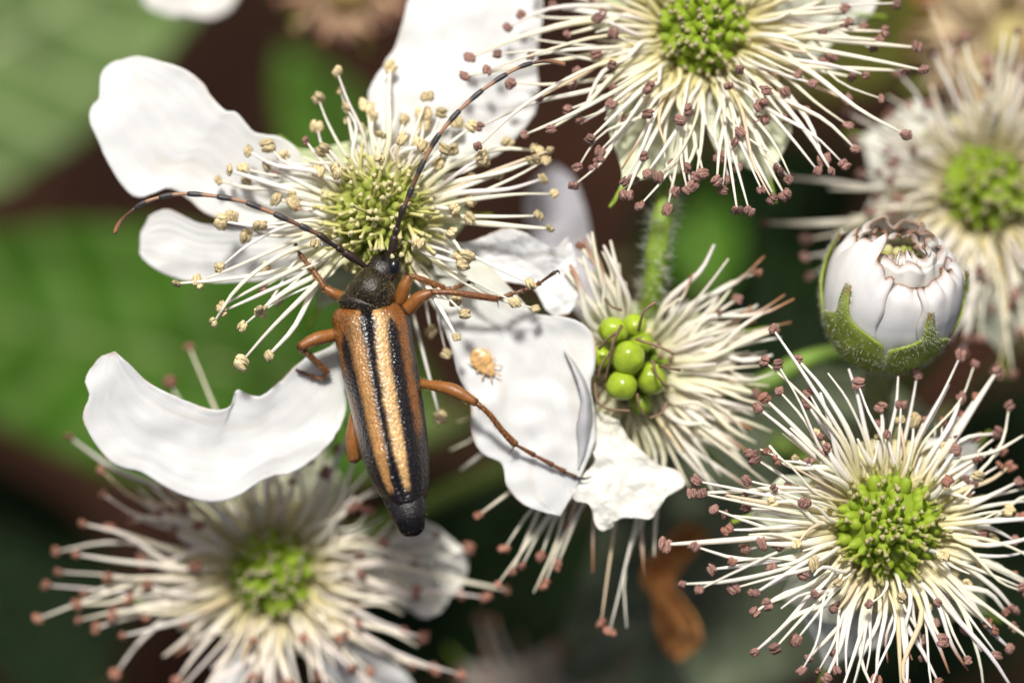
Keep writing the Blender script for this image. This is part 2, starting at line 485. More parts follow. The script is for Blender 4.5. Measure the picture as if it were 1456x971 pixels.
def petal(root, origin, left, right, zs, name='petal', cup=.0, wrinkle=.03, wfreq=1.2, seed=0, n=64, m=34, mat=None, base_col=(.76, .77, .67), col=(.77, .775, .765),
          edge_brown=0.0, thick=.012, zleft=0.0, zright=0.0, ruffle=.0, crink=0.0, tint=None):
    """left / right: picture-space outlines from base to tip; zs: heights from base to tip"""
    Lc, Rc = catmull(left, n), catmull(right, n)
    for E in (Lc, Rc):                                   # small nicks along the margin
        for i in range(4, n - 1):
            E[i] += (1.3 * mnoise.noise(Vector((E[i][0] * .09, E[i][1] * .09, seed))) + 1.0 * mnoise.noise(Vector((E[i][0] * .25, E[i][1] * .25, seed + 4)))) * np.array((.8, .8))
    V, C, UV = [], [], []
    for i in range(n):
        s = i / (n - 1)
        z0 = lerp_list(zs, s)
        wpx = np.linalg.norm(Lc[i] - Rc[i]) / 100
        for j in range(m):
            t = j / (m - 1)
            p = Lc[i] * (1 - t) + Rc[i] * t
            e = abs(2 * t - 1)
            z = z0 + cup * wpx * e ** 2 + zleft * (1 - t) ** 3 + zright * t ** 3
            q = Vector((p[0] * .01 * wfreq + seed * 5.3, p[1] * .01 * wfreq, seed * 1.7))
            z += wrinkle * 2 * mnoise.noise(q) + wrinkle * mnoise.noise(q * 2.7)
            z += .004 * sstep(.1, .4, s) * mnoise.noise(Vector((t * 16 + seed, s * 1.6, seed))) * 2 + .016 * e ** 5 * mnoise.noise(Vector((s * 30, t * 4, seed)))
            z += ruffle * math.sin(s * 21 + seed * 2 + 3 * mnoise.noise(q)) * e ** 4
            if crink:
                z += crink * abs(mnoise.noise(q * 4.0)) + crink * .6 * abs(mnoise.noise(q * 9.0 + Vector((3, 1, 2))))
            V.append(W(p[0], p[1], z) - origin)
            c = np.array(base_col) * (1 - sstep(0, .35, s)) + np.array(col) * sstep(0, .35, s)
            if edge_brown:
                k = edge_brown * max(sstep(.93, 1.0, e), sstep(.97, 1, s)) * sstep(-.1, .35, mnoise.noise(q * 2.2 + Vector((9, 2, 4))))
                c = c * (1 - k) + np.array((.50, .26, .11)) * k
            stn = .16 * sstep(.28, .5, mnoise.noise(Vector((s * 3 + seed, t * 9, seed * 2)))) * sstep(.2, .5, s)
            c = c * (1 - stn) + np.array((.62, .48, .30)) * stn
            if tint is not None:
                c = c * np.array(tint)
            C.append(c); UV.append((s, t))
    me = make_mesh(name, V, grid_faces(n, m), mat or M_petal, col=C, uv=UV)
    o = add(name, me, root)
    md = o.modifiers.new('thickness', 'SOLIDIFY'); md.thickness = thick; md.offset = 0
    return o

def sepal(root, origin, base, tip, width, zs, inner=(.62, .68, .42), outer=(.30, .38, .12), tipc=(.30, .42, .05), seed=0, cup=.15):
    b, t_ = np.array(base, float), np.array(tip, float)
    d = t_ - b; nrm = np.array((-d[1], d[0])) / np.linalg.norm(d)
    n, m = 30, 13
    V, C = [], []
    for i in range(n):
        s = i / (n - 1)
        w = width / 2 * (.75 + .5 * math.sin(math.pi * min(1, s * 1.1))) * (1 - sstep(.45, .86, s)) + 5 * (1 - s) ** .5
        for j in range(m):
            t = 2 * j / (m - 1) - 1
            p = b + d * s + nrm * t * w + nrm * 6 * math.sin(s * 4 + seed)
            z = lerp_list(zs, s) + cup * t * t * w / 100 + .03 * mnoise.noise(Vector((s * 4, t * 2, seed)))
            V.append(W(p[0], p[1], z) - origin)
            k = sstep(.76, .86, s)
            C.append(np.array(inner) * (1 - k) + np.array(tipc) * k)
    o = add('sepal', make_mesh('sepal', V, grid_faces(n, m), M_sepal, col=C), root)
    md = o.modifiers.new('thickness', 'SOLIDIFY'); md.thickness = .05; md.offset = 0
    return o

def flower(name_label, c, z, core_r, ring, tips, filler, fill_len, kinds, ztip, grad, pist, label, seed, zc_off=.0, lift=.13, anther_scale=1.0,
           base_col=YELL, mid_col=WHITE, r0=.036, core_col=(.16, .30, .02), sector=None, filler_kind='b', pist_n=70, dome_h=.8, auto_sepal=0, disc=.60):
    """c: picture centre, z: height of the stamen ring"""
    rng = random.Random(seed)
    org = W(c[0], c[1], z - .35)
    root = empty('bramble_flower', org)
    tag(root, label, 'flower', 'bramble flowers of one cluster')
    ctr = W(c[0], c[1], z)
    # receptacle: a dome on a flat cup
    n, m = 14, 28
    V, C = [], []
    prof = [(.0, -.34), (core_r * .45, -.34), (core_r * 1.0, -.24), (core_r + disc, -.10), (core_r + disc - .03, -.05), (core_r * .92, .06)]
    for k in range(1, 9):
        a = k / 8 * math.pi / 2
        prof.append((core_r * .9 * math.cos(a), .06 + core_r * dome_h * math.sin(a)))
    for (r, h) in prof:
        for j in range(m):
            a = 2 * math.pi * j / m
            V.append((ctr.x - org.x + r * math.cos(a), ctr.y - org.y + r * math.sin(a), z - org.z + h))
            C.append(core_col if h > .07 else (.84, .77, .44))
    add('receptacle', make_mesh('receptacle', V, grid_faces(len(prof), m, True), M_pistil, col=C), root)
    # pistils over the dome
    ov, st, sg, sl, ovr = pist
    sl = sl * 1.25
    meshes = [pistil_mesh(seed * 10 + k, ov, st, sg, sl * (.75 + .12 * k), ovr) for k in range(5)]
    for i in range(-14, pist_n):
        u = (i + .5) / pist_n if i >= 0 else rng.random() * .16
        a = i * 2.39996 + rng.uniform(-.45, .45)
        ct = 1 - u * .96
        stt = math.sqrt(max(0, 1 - ct * ct))
        p = Vector((ctr.x + core_r * .9 * stt * math.cos(a), ctr.y + core_r * .9 * stt * math.sin(a), z + .04 + core_r * dome_h * ct))
        stt = stt + rng.uniform(-.06, .06)
        nr = Vector((stt * math.cos(a), stt * math.sin(a), ct * 1.0 + .15)) + Vector((rng.gauss(0, .28), rng.gauss(0, .28), 0))
        add('pistil', rng.choice(meshes), root, p - org, Z_to(nr), (lambda q: (q, q * rng.uniform(.8, 1.1), rng.uniform(.7, 1.35)))(rng.uniform(.8, 1.15)))
    if auto_sepal:
        for k in range(5):
            a = 2 * math.pi * k / 5 + rng.uniform(-.25, .25) + .4
            rr = auto_sepal * rng.uniform(.85, 1.1)
            sepal(root, org, (c[0] + 30 * math.cos(a), c[1] - 30 * math.sin(a)), (c[0] + rr * math.cos(a), c[1] - rr * math.sin(a)), 105, (z - .22, z - .26, z - .34, z - .42), inner=(.74, .72, .48), tipc=(.5, .52, .22), seed=k + seed)
    # stamens
    def place(tx, ty, kind, zt=None):
        lf = lift if zt is None else 0.02
        dx, dy = tx - c[0], c[1] - ty
        a = math.atan2(dy, dx); r = math.hypot(dx, dy) / 100
        aa = a + rng.uniform(-.12, .12)
        rr = min(ring, r * .8)
        rb = rr * rng.uniform(.82, 1.06)
        base = Vector((ctr.x + rb * math.cos(aa), ctr.y + rb * math.sin(aa), z + rng.uniform(-.02, .05)))
        if zt is None:
            zt = ztip + grad[0] * dx / 100 + grad[1] * dy / 100 + rng.uniform(-.18, .18) + max(0, 1.5 - r) * .55
        tip = W(tx, ty, zt)
        stamen(root, org, base, tip, rng, kind, r0=r0, lift=lf * rng.uniform(.5, 1.3), base_col=base_col, mid_col=mid_col, anther_scale=anther_scale)
    for t in tips:
        kind = t[2] if len(t) > 2 else kinds
        place(t[0], t[1], kind, t[3] if len(t) > 3 else None)
    for i in range(filler):
        if sector:
            a = math.radians(rng.uniform(*sector[rng.randrange(len(sector))]))
        else:
            a = 2 * math.pi * (i + rng.uniform(-.4, .4)) / filler
        rr = rng.uniform(*fill_len)
        place(c[0] + rr * math.cos(a), c[1] - rr * math.sin(a), filler_kind if rng.random() < .55 else ('t' if rng.random() < .15 else 'n'))
    for i in range(filler // 2):
        a = math.radians(rng.uniform(*sector[rng.randrange(len(sector))])) if sector else rng.uniform(0, 6.283)
        rr = rng.uniform(fill_len[0] * .75, fill_len[0] * 1.25)
        place(c[0] + rr * math.cos(a), c[1] - rr * math.sin(a), 'n', z + rng.uniform(.0, .2))
    return root, org, rng

# ================================================================== FLOWER 1: open flower under the beetle
T1 = [(355,216),(383,208),(347,240),(328,243),(353,256),(313,257),(381,236),(395,248,'b'),(404,223),(480,104),(485,131),(453,142),(451,182),(436,202,'b'),(460,215),(498,171),(514,185),
(522,153),(555,97),(574,173),(571,200),(595,205),(607,139),(626,162),(643,213),(622,233),(540,228),(685,232),(667,255),(479,244),(648,176),(670,181),(720,205),(761,214),(780,215),(774,229),(757,229),
(770,255),(707,249),(669,257),(786,276),(764,307),(780,325),(667,287),(645,297),(665,310),(660,365),(416,276),(395,284),(331,308),(317,315),(371,321),(352,336),(379,380),(314,380),(253,403),
(284,400),(376,408,'b'),(395,423),(316,435),(373,439),(450,345),(305,457),(318,442),(346,463),(372,443),(344,514),(383,504),(593,344),(584,386,'c',-.8),(656,374),(752,403),(659,445),(647,427),(730,429),
(760,438),(648,477),(612,470,'c',-.95),(634,501,'c',-.9),(625,592,'c',-1.15),(640,330)]
F1, O1, R1 = flower('F1', (540, 308), -.95, .62, .62, T1, 26, (95, 175), 'c', -.62, (0, -.22),
    ((.42, .47, .10), (.70, .67, .26), (.74, .68, .38), .20, .09),
    'open white flower with cream anthers that the striped beetle stands on', 11, filler_kind='c', disc=.3, sector=[(-30, 100), (80, 215)], pist_n=130, core_col=(.26, .36, .04), base_col=np.array((.86, .83, .55)))
petal(F1, O1, [(470,255),(440,248),(425,215),(400,196),(364,189),(352,178),(336,160),(320,157),(299,135),(290,120),(265,100),(230,88),(195,80),(165,87)],
      [(470,320),(430,325),(380,322),(330,318),(290,303),(268,284),(240,268),(215,277),(193,281),(172,262),(150,225),(137,195),(127,172),(130,152),(141,138),(142,112),(150,96),(165,87)],
      [-1.12, -1.2, -1.15, -1.2, -1.35], cup=.05, wrinkle=.03, wfreq=.8, seed=1, edge_brown=.35)
petal(F1, O1, [(470,330),(400,322),(330,320),(285,318),(255,304),(238,298),(215,305),(205,322),(199,338),(212,347)],
      [(470,375),(430,390),(400,397),(330,402),(270,400),(235,390),(207,372),(199,357),(212,347)],
      [-1.15, -1.3, -1.4, -1.45], cup=.06, wrinkle=.03, seed=2, edge_brown=.55)
petal(F1, O1, [(500,255),(520,225),(527,180),(523,135),(540,100),(560,70),(570,40),(580,0),(600,-60),(660,-110)],
      [(620,240),(690,230),(735,195),(765,150),(764,80),(772,20),(765,-50),(720,-95),(660,-110)],
      [-1.15, -1.35, -1.6, -1.75, -1.8], cup=-.03, wrinkle=.06, seed=3)
petal(F1, O1, [(520,420),(500,460),(470,492),(430,512),(395,545),(372,562),(352,560),(336,553),(330,574),(308,583),(268,571),(215,546),(182,516),(163,500)],
      [(560,440),(530,500),(492,545),(493,578),(480,614),(450,650),(411,674),(385,678),(352,696),(330,709),(300,714),(270,708),(240,695),(200,671),(175,665),(150,650),(126,615),(117,590),(127,562),(121,540),(140,510),(163,500)],
      [-1.1, -.98, -.85, -.72, -.62], cup=.04, wrinkle=.045, seed=4, edge_brown=.5, n=84)
P5 = petal(F1, O1, [(570,390),(612,430),(640,490),(650,530),(668,570),(671,618),(686,645),(714,660),(720,690),(741,715),(770,727),(797,733)],
      [(690,370),(735,420),(762,446),(800,450),(832,463),(847,488),(846,520),(840,550),(846,590),(845,630),(830,668),(815,702),(797,733)],
      [-1.12, -1.02, -.9, -.86, -.88, -.92], cup=.03, wrinkle=.05, seed=5, edge_brown=.5)
petal(F1, O1, [(600,330),(660,345),(715,326),(740,328),(765,342),(790,353),(806,336),(815,352)],
      [(620,390),(690,402),(730,402),(760,412),(782,446),(812,443),(824,405),(815,352)],
      [-1.1, -1.2, -1.25, -1.15], cup=.1, wrinkle=.035, wfreq=2.2, seed=6, edge_brown=.5, crink=.05, mat=M_crinkle)
# rolled-over rim of the lower petal: shade on its turned-up face painted in as grey
ce = petal(P5, O1, [(802,497),(812,520),(822,548),(826,575),(820,605),(822,640),(822,668)], [(803,499),(822,520),(837,548),(846,585),(846,612),(838,645),(824,668)],
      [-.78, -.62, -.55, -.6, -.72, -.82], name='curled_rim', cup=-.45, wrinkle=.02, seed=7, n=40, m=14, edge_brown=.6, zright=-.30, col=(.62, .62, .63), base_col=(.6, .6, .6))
for (b, t, w, zz) in [((540, 308), (640, 455), 100, (-1.2, -1.3, -1.35, -1.4)), ((540, 308), (400, 190), 100, (-1.25, -1.6, -1.8, -1.9)), ((540, 308), (440, 470), 100, (-1.25, -1.5, -1.8, -2)),
                      ((540, 308), (700, 300), 100, (-1.25, -1.4, -1.5, -1.55)), ((540, 308), (560, 120), 100, (-1.3, -1.6, -1.9, -2.1))]:
    sepal(F1, O1, b, t, w, zz, seed=b[0] + t[1])
pedicel(F1, O1, [(540, 308, -1.25), (560, 330, -2.2), (640, 400, -4), (800, 470, -6.5)], .17, col=(.2, .28, .07))

# ================================================================== FLOWER 2: spent flower at the top
T2 = [(788,10),(743,22),(723,39),(809,49),(873,49),(710,77),(669,82),(695,100),(663,108),(727,118),(815,117),(873,125),(924,124),(768,138),(809,156),(885,168),(829,173),(748,191),(784,183),(684,180),
(823,237),(846,237),(817,263),(955,230),(936,251),(891,276),(910,292),(949,296),(959,271),(977,269),(1023,222),(1049,237),(1027,269),(1048,298),(1065,299),(979,154),(1075,169),(1035,121),(1051,97),
(1082,268),(1097,282),(1121,253),(1115,276),(1170,226),(1199,233),(1181,242),(1162,242),(1215,211),(1203,141),(1132,105),(1154,118),(1205,178),(1205,31),(1167,50),(1181,81),(1226,39),
(1257,45),(1249,57),(1302,68),(1311,100),(1286,101),(1273,5),(1230,107),(681,208),(760,-40),(820,-90),(880,-150),(950,-170),(1020,-180),(1090,-160),(1160,-120),(1220,-70),(1270,-40),
(1286,191),(1251,140),(1240,70),(900,255),(1105,240),(990,250)]
F2, O2, R2 = flower('F2', (998, 46), -1.45, .55, .62, T2, 104, (120, 250), 'b', -1.0, (0, -.30),
    ((.30, .42, .030), (.48, .50, .16), (.52, .46, .26), .08, .105),
    'spent flower at the top with a round green centre and long brown tipped stamens', 12, filler_kind='b', auto_sepal=135, pist_n=75, core_col=(.28, .39, .035), base_col=np.array((.84, .77, .34)), mid_col=np.array((.92, .90, .82)))
sepal(F2, O2, (975, 120), (862, 292), 105, (-1.6, -1.4, -1.1, -.9), seed=1, inner=(.70, .74, .52))
sepal(F2, O2, (1040, 120), (1102, 290), 85, (-1.6, -1.4, -1.15, -.95), seed=2, inner=(.70, .74, .52))
sepal(F2, O2, (1060, 40), (1260, 20), 90, (-1.7, -1.8, -1.9, -2.0), seed=3, inner=(.74, .76, .62))
sepal(F2, O2, (940, 20), (800, -60), 90, (-1.7, -1.8, -1.9, -2.0), seed=4)
petal(F2, O2, [(1050,20),(1100,-10),(1160,-20),(1220,-30),(1250,0)], [(1060,60),(1120,50),(1180,42),(1230,30),(1250,0)], [-1.75, -1.8, -1.9, -2.0], wrinkle=.06, seed=21, col=(.8, .79, .75))
pedicel(F2, O2, [(998, 60, -1.8), (966, 200, -1.95), (946, 290, -1.65), (935, 350, -1.5), (925, 430, -1.9), (905, 530, -3.2)], .165, hairs=1300, seed=2, col=(.23, .34, .045))

# ================================================================== FLOWER 3: blurred flower at the right edge
T3 = [(1394,383),(1394,480),(1444,418),(1368,500),(1419,527),(1331,82),(1321,11),(1350,60),(1293,152),(1121,253),(1090,317),(1148,340),(1146,365),(1152,392),(1300,215),(1251,245),(1240,300),(1405,90),(1440,100),(1350,420),(1330,470),(1300,430),(1460,110),(1500,150),
(1540,200),(1560,260),(1560,320),(1540,380),(1500,440),(1470,500),(1440,530),(1215,200),(1260,170),(1320,150)]
F3, O3, R3 = flower('F3', (1402, 270), -3.3, .57, .62, T3, 96, (120, 230), 'b', -2.7, (.05, 0.0),
    ((.27, .38, .030), (.30, .36, .10), (.5, .42, .26), .08, .105),
    'blurred flower with a green centre at the right edge behind the bud', 13, filler_kind='b', auto_sepal=170, pist_n=65, core_col=(.28, .39, .035), base_col=np.array((.82, .73, .36)), mid_col=np.array((.90, .87, .79)), r0=.038)
sepal(F3, O3, (1360, 330), (1335, 500), 105, (-3.5, -3.6, -3.7, -3.8), seed=5, inner=(.76, .78, .68))
sepal(F3, O3, (1420, 340), (1430, 540), 105, (-3.5, -3.6, -3.7, -3.8), seed=6, inner=(.70, .72, .56))
sepal(F3, O3, (1340, 240), (1200, 180), 110, (-3.5, -3.6, -3.7, -3.8), seed=7, inner=(.76, .77, .68))
sepal(F3, O3, (1340, 290), (1190, 320), 90, (-3.5, -3.6, -3.7, -3.8), seed=8, inner=(.74, .76, .66))
pedicel(F3, O3, [(1402, 290, -3.6), (1370, 420, -5.5), (1280, 560, -7.5), (1150, 640, -8.5)], .16)

# ================================================================== FLOWER 4: round flower lower right
T4 = [(947,774),(990,777),(1017,724),(1035,706),(1060,707),(1036,753,'r'),(1014,809),(972,830),(996,837),(1061,781),(1043,798,'r'),(1071,842),(1092,858),(1075,869),(1075,925),(1103,920),(1151,934),(1141,951),
(1187,926),(1134,773,'c'),(1159,800,'c'),(1194,827,'c'),(1160,844),(1237,857),(1100,715,'c'),(1281,848,'c'),(1317,863,'c'),(1339,909),(1375,937),(1372,892),(1403,885,'r'),(1414,896,'r'),(1429,869,'r'),
(1434,920),(1451,834),(1440,816,'r'),(1432,726,'c'),(1409,768,'c'),(1396,800,'c'),(1372,831,'c'),(1246,967,'r'),(1334,969,'r'),(1340,790,'c'),(1450,735,'r'),(1435,578),(1421,618,'r'),(1387,566,'r'),(1365,590,'r'),
(1340,601,'r'),(1340,635,'c'),(1388,652,'r'),(1423,641,'r'),(1420,662,'r'),(1434,664,'r'),(1447,685),(1346,685,'r'),(1389,677,'c'),(1279,599,'c'),(1299,599,'c'),(1249,623,'c'),(1251,602),(1416,530),
(1088,515),(1136,513),(1100,469),(1107,520),(1148,575),(1079,581),(1088,567,'r'),(1109,557),(1161,618,'c'),(1177,637),(1132,653,'c'),(1106,655,'r'),(1091,643,'r'),(1073,651),(1102,695),(985,701),(1000,702),(992,684),
(1365,507),(1385,520),(1230,1010),(1280,1020),(1330,1010),(1190,1000),(1400,990),(1470,780),(1490,850),(1480,920),(1440,980),(1500,700),(1210,985),(1300,1000)]
F4, O4, R4 = flower('F4', (1262, 748), -.75, .68, .70, T4, 96, (120, 240), 'b', -.45, (-.22, -.10),
    ((.32, .44, .035), (.46, .46, .12), (.50, .46, .22), .13, .10),
    'round flower below the bud with a bright green centre and stamens spread all around', 14, filler_kind='b', auto_sepal=140, pist_n=85, core_col=(.28, .39, .035), base_col=np.array((.86, .78, .42)))
sepal(F4, O4, (1225, 800), (1085, 860), 90, (-1.1, -1.2, -1.25, -1.3), seed=9, inner=(.76, .78, .62))
sepal(F4, O4, (1230, 800), (1165, 985), 100, (-1.1, -1.3, -1.5, -1.6), seed=10, inner=(.78, .79, .70))
sepal(F4, O4, (1300, 700), (1405, 610), 70, (-1.1, -1.3, -1.6, -1.9), seed=11, inner=(.80, .80, .74))
sepal(F4, O4, (1190, 720), (1040, 740), 70, (-1.1, -1.25, -1.3, -1.4), seed=12, inner=(.70, .74, .56))
sepal(F4, O4, (1310, 800), (1420, 890), 80, (-1.2, -1.5, -1.9, -2.2), seed=13, inner=(.5, .56, .3))
pedicel(F4, O4, [(1262, 760, -1.1), (1240, 720, -2.4), (1150, 660, -4.5), (1060, 600, -6.5)], .16)

# ================================================================== FLOWER 5: blurred flower lower left
T5 = [(81,784),(110,788),(119,745),(85,813),(67,832),(155,821),(170,696),(149,704),(181,728),(263,724),(284,747),(280,806),(146,669),(55,879),(111,859),(121,844),(114,881),(138,892),(165,957),(185,851),
(416,687),(459,677),(507,719),(510,791),(588,797),(590,847),(508,885),(431,906),(362,910),(455,959),(499,950),(525,953),(584,948),(360,961),(665,779),(653,845),(617,950),(654,958),(719,838),(689,849),
(480,640),(430,630),(380,640),(330,650),(540,690),(560,740),(270,495),(242,545),(330,1010),(400,1030),(460,1040),(300,990),(620,760),(600,905),(100,622),(540,1000)]
F5, O5, R5 = flower('F5', (388, 815), -2.95, .55, .62, T5, 90, (120, 240), 'r', -2.35, (0, 0),
    ((.30, .43, .030), (.34, .42, .10), (.54, .46, .30), .08, .105),
    'soft blurred flower below the crescent petal with a green centre and rusty anthers', 15, filler_kind='r', auto_sepal=150, pist_n=65, core_col=(.28, .39, .035), base_col=np.array((.82, .74, .38)), mid_col=np.array((.93, .89, .82)), r0=.038)
petal(F5, O5, [(360,880),(335,905),(315,935),(300,975),(310,1010)], [(385,890),(365,925),(350,960),(335,1000),(310,1010)], [-3.2, -3.2, -3.1, -3.0], wrinkle=.04, seed=51)
petal(F5, O5, [(440,800),(520,775),(560,755),(590,740),(615,745),(640,765),(662,785),(665,810)], [(440,850),(520,850),(570,860),(600,878),(625,870),(640,850),(655,835),(665,810)],
      [-3.25, -3.2, -3.0, -2.85], cup=.15, wrinkle=.14, wfreq=3, seed=52, crink=.25, mat=M_crinkle, col=(.84, .83, .76))
petal(F5, O5, [(440,870),(490,910),(530,930),(570,950),(600,990)], [(420,890),(450,940),(490,980),(540,1010),(600,990)], [-3.3, -3.2, -3.1, -3.1], wrinkle=.05, seed=53)
sepal(F5, O5, (370, 760), (250, 650), 100, (-3.3, -3.4, -3.5, -3.6), seed=14, inner=(.5, .52, .32))
sepal(F5, O5, (410, 760), (470, 600), 110, (-3.3, -3.4, -3.5, -3.5), seed=15, inner=(.6, .62, .44))
sepal(F5, O5, (330, 830), (190, 860), 90, (-3.3, -3.4, -3.4, -3.4), seed=16, inner=(.55, .55, .36))
pedicel(F5, O5, [(388, 815, -3.3), (430, 800, -5), (600, 720, -7.5), (820, 620, -9)], .17)

# ================================================================== FLOWER 6: fruiting flower in the middle
T6 = [(682,731,'r',-1.5),(718,779,'r',-1.5),(729,811,'r',-1.5),(743,803,'r',-1.5),(709,829,'r',-1.5),(770,789,'r',-1.5),(793,802,'r',-1.5),(775,829,'r',-1.5),(759,842,'n',-1.5),(807,746,'r',-1.5),(855,884,'r',-1.5),(867,896,'r',-1.5),(891,892,'n',-1.5),(843,814,'t',-1.5),(916,818,'t',-1.5),(930,790,'n',-1.5),(915,800,'n',-1.5),
(1036,368,'n'),(985,389,'t'),(1075,389,'r'),(1087,364,'t'),(1021,446,'b'),(1047,426,'b'),(1116,419,'t'),(1129,425,'t'),(1101,470,'r'),(1125,458,'t'),(1071,590,'n'),(1094,689,'n'),(1028,701,'n'),(980,693,'n'),(1088,707,'t'),
(1060,470,'n'),(1090,500,'n'),(1100,530,'n'),(1080,520,'n'),(1060,560,'n'),(1070,610,'t'),(1050,640,'n'),(1075,560,'b'),(1010,690,'n'),(1060,660,'n'),(1040,400,'n'),(1095,440,'n'),(1110,480,'n'),(1070,440,'t'),
(842,330,'n'),(826,352,'r'),(868,342,'n'),(880,375,'n'),(850,365,'t'),(650,600,'n',-1.9),(668,625,'n',-1.9),(640,640,'n',-2.0),(655,668,'n',-2.0),(1045,520,'n'),(1020,540,'n'),(1065,500,'n'),(1015,480,'n')]
F6, O6, R6 = flower('F6', (902, 528), -1.55, .42, .55, T6, 84, (110, 215), 'r', -1.25, (-.05, .05),
    ((.20, .32, .02), (.34, .30, .10), (.25, .16, .10), .05, .07),
    'fading flower with shiny green drupelets in its middle beside the beetle', 16, filler_kind='n', pist_n=26, core_col=(.12, .20, .02), base_col=np.array((.84, .80, .54)), mid_col=np.array((.93, .91, .81)),
    sector=[(-62, 62), (-60, 40), (-60, 30), (95, 125)], r0=.038, disc=.25, dome_h=.5)
rng6 = random.Random(6)
for (x, y, zz, r) in [(893, 509, -.72, .25), (884, 548, -.76, .25), (927, 539, -.92, .235), (872, 470, -.94, .225), (902, 463, -1.10, .19), (912, 486, -1.12, .18), (856, 508, -1.15, .19), (912, 574, -1.3, .17)]:
    p = W(x, y, zz)
    r *= .95
    v, f = ball((0, 0, 0), (r * rng6.uniform(.92, 1.06), r * rng6.uniform(.92, 1.06), r * 1.05), 24, 16, lambda d: 1 + .10 * mnoise.noise(Vector(d) * 1.3 + Vector((x, y, 0))) + .02 * mnoise.noise(Vector(d) * 4))
    k = rng6.uniform(.85, 1.1)
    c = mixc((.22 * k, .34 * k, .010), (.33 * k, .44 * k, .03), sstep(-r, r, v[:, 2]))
    add('drupelet', make_mesh('drupelet', v, f, M_drupe, col=c), F6, p - O6)
for pts in [[(884,463,-.55),(873,485,-.5),(867,513,-.55),(860,541,-.7)], [(905,482,-.75),(916,486,-.6),(940,494,-.5),(958,503,-.5)], [(908,470,-.8),(912,452,-.6),(918,440,-.5),(932,430,-.45)], [(927,512,-.6),(930,520,-.52),(934,533,-.5),(946,549,-.6)],
            [(938,520,-.8),(948,523,-.65),(967,526,-.6)], [(846,545,-.9),(850,572,-.8),(868,582,-.75),(895,584,-.75)], [(852,496,-.8),(864,482,-.6),(875,474,-.5)], [(861,425,-1.0),(870,436,-.8),(884,441,-.8)], [(948,572,-.9),(940,588,-.85),(925,594,-.9)],
            [(850,540,-.9),(855,520,-.75),(868,500,-.6),(872,484,-.5)], [(906,560,-.7),(908,575,-.7),(915,590,-.8)]]:
    P = [W(*p) for p in pts]
    v, f, t = tube([p - P[0] for p in P], [.026, .020, .016, .024], 6, 14)
    k = rng6.uniform(.7, 1.2)
    add('withered_style', make_mesh('withered_style', v, f, M_dead, col=np.tile(np.array((.21, .135, .085)) * k, (len(v), 1))), F6, P[0] - O6)
petal(F6, O6, [(850,585),(835,625),(846,655),(822,680),(810,700),(818,712),(838,718),(846,745),(856,755),(872,748)],
      [(880,598),(893,622),(912,640),(936,660),(965,670),(974,690),(952,704),(936,722),(924,738),(902,733),(878,735),(872,748)],
      [-1.1, -1.0, -.95, -.95, -1.0], cup=.02, wrinkle=.05, wfreq=2.2, seed=61, crink=.05, mat=M_crinkle, col=(.80, .79, .72), base_col=(.80, .78, .66), edge_brown=.5)
petal(F6, O6, [(850,480),(800,420),(760,350),(745,290),(765,250),(790,235)], [(880,450),(850,380),(838,320),(830,290),(815,255),(790,235)], [-2.2, -3.0, -3.8, -4.4], wrinkle=.08, seed=62, col=(.60, .59, .63), base_col=(.6, .6, .58))  # deep petal, its shade mixed into a grey-lavender colour
for (t, w, zz) in [((1095, 470), 90, (-1.8, -1.9, -2, -2)), ((1030, 670), 100, (-1.8, -1.9, -2, -2)), ((840, 700), 90, (-1.8, -2, -2.2, -2.4)), ((850, 380), 80, (-1.8, -2, -2.1, -2.2))]:
    sepal(F6, O6, (902, 528), t, w, zz, seed=t[0], inner=(.62, .66, .38))
pedicel(F6, O6, [(902, 528, -1.9), (925, 560, -3.2), (960, 590, -5), (1010, 600, -7)], .17)

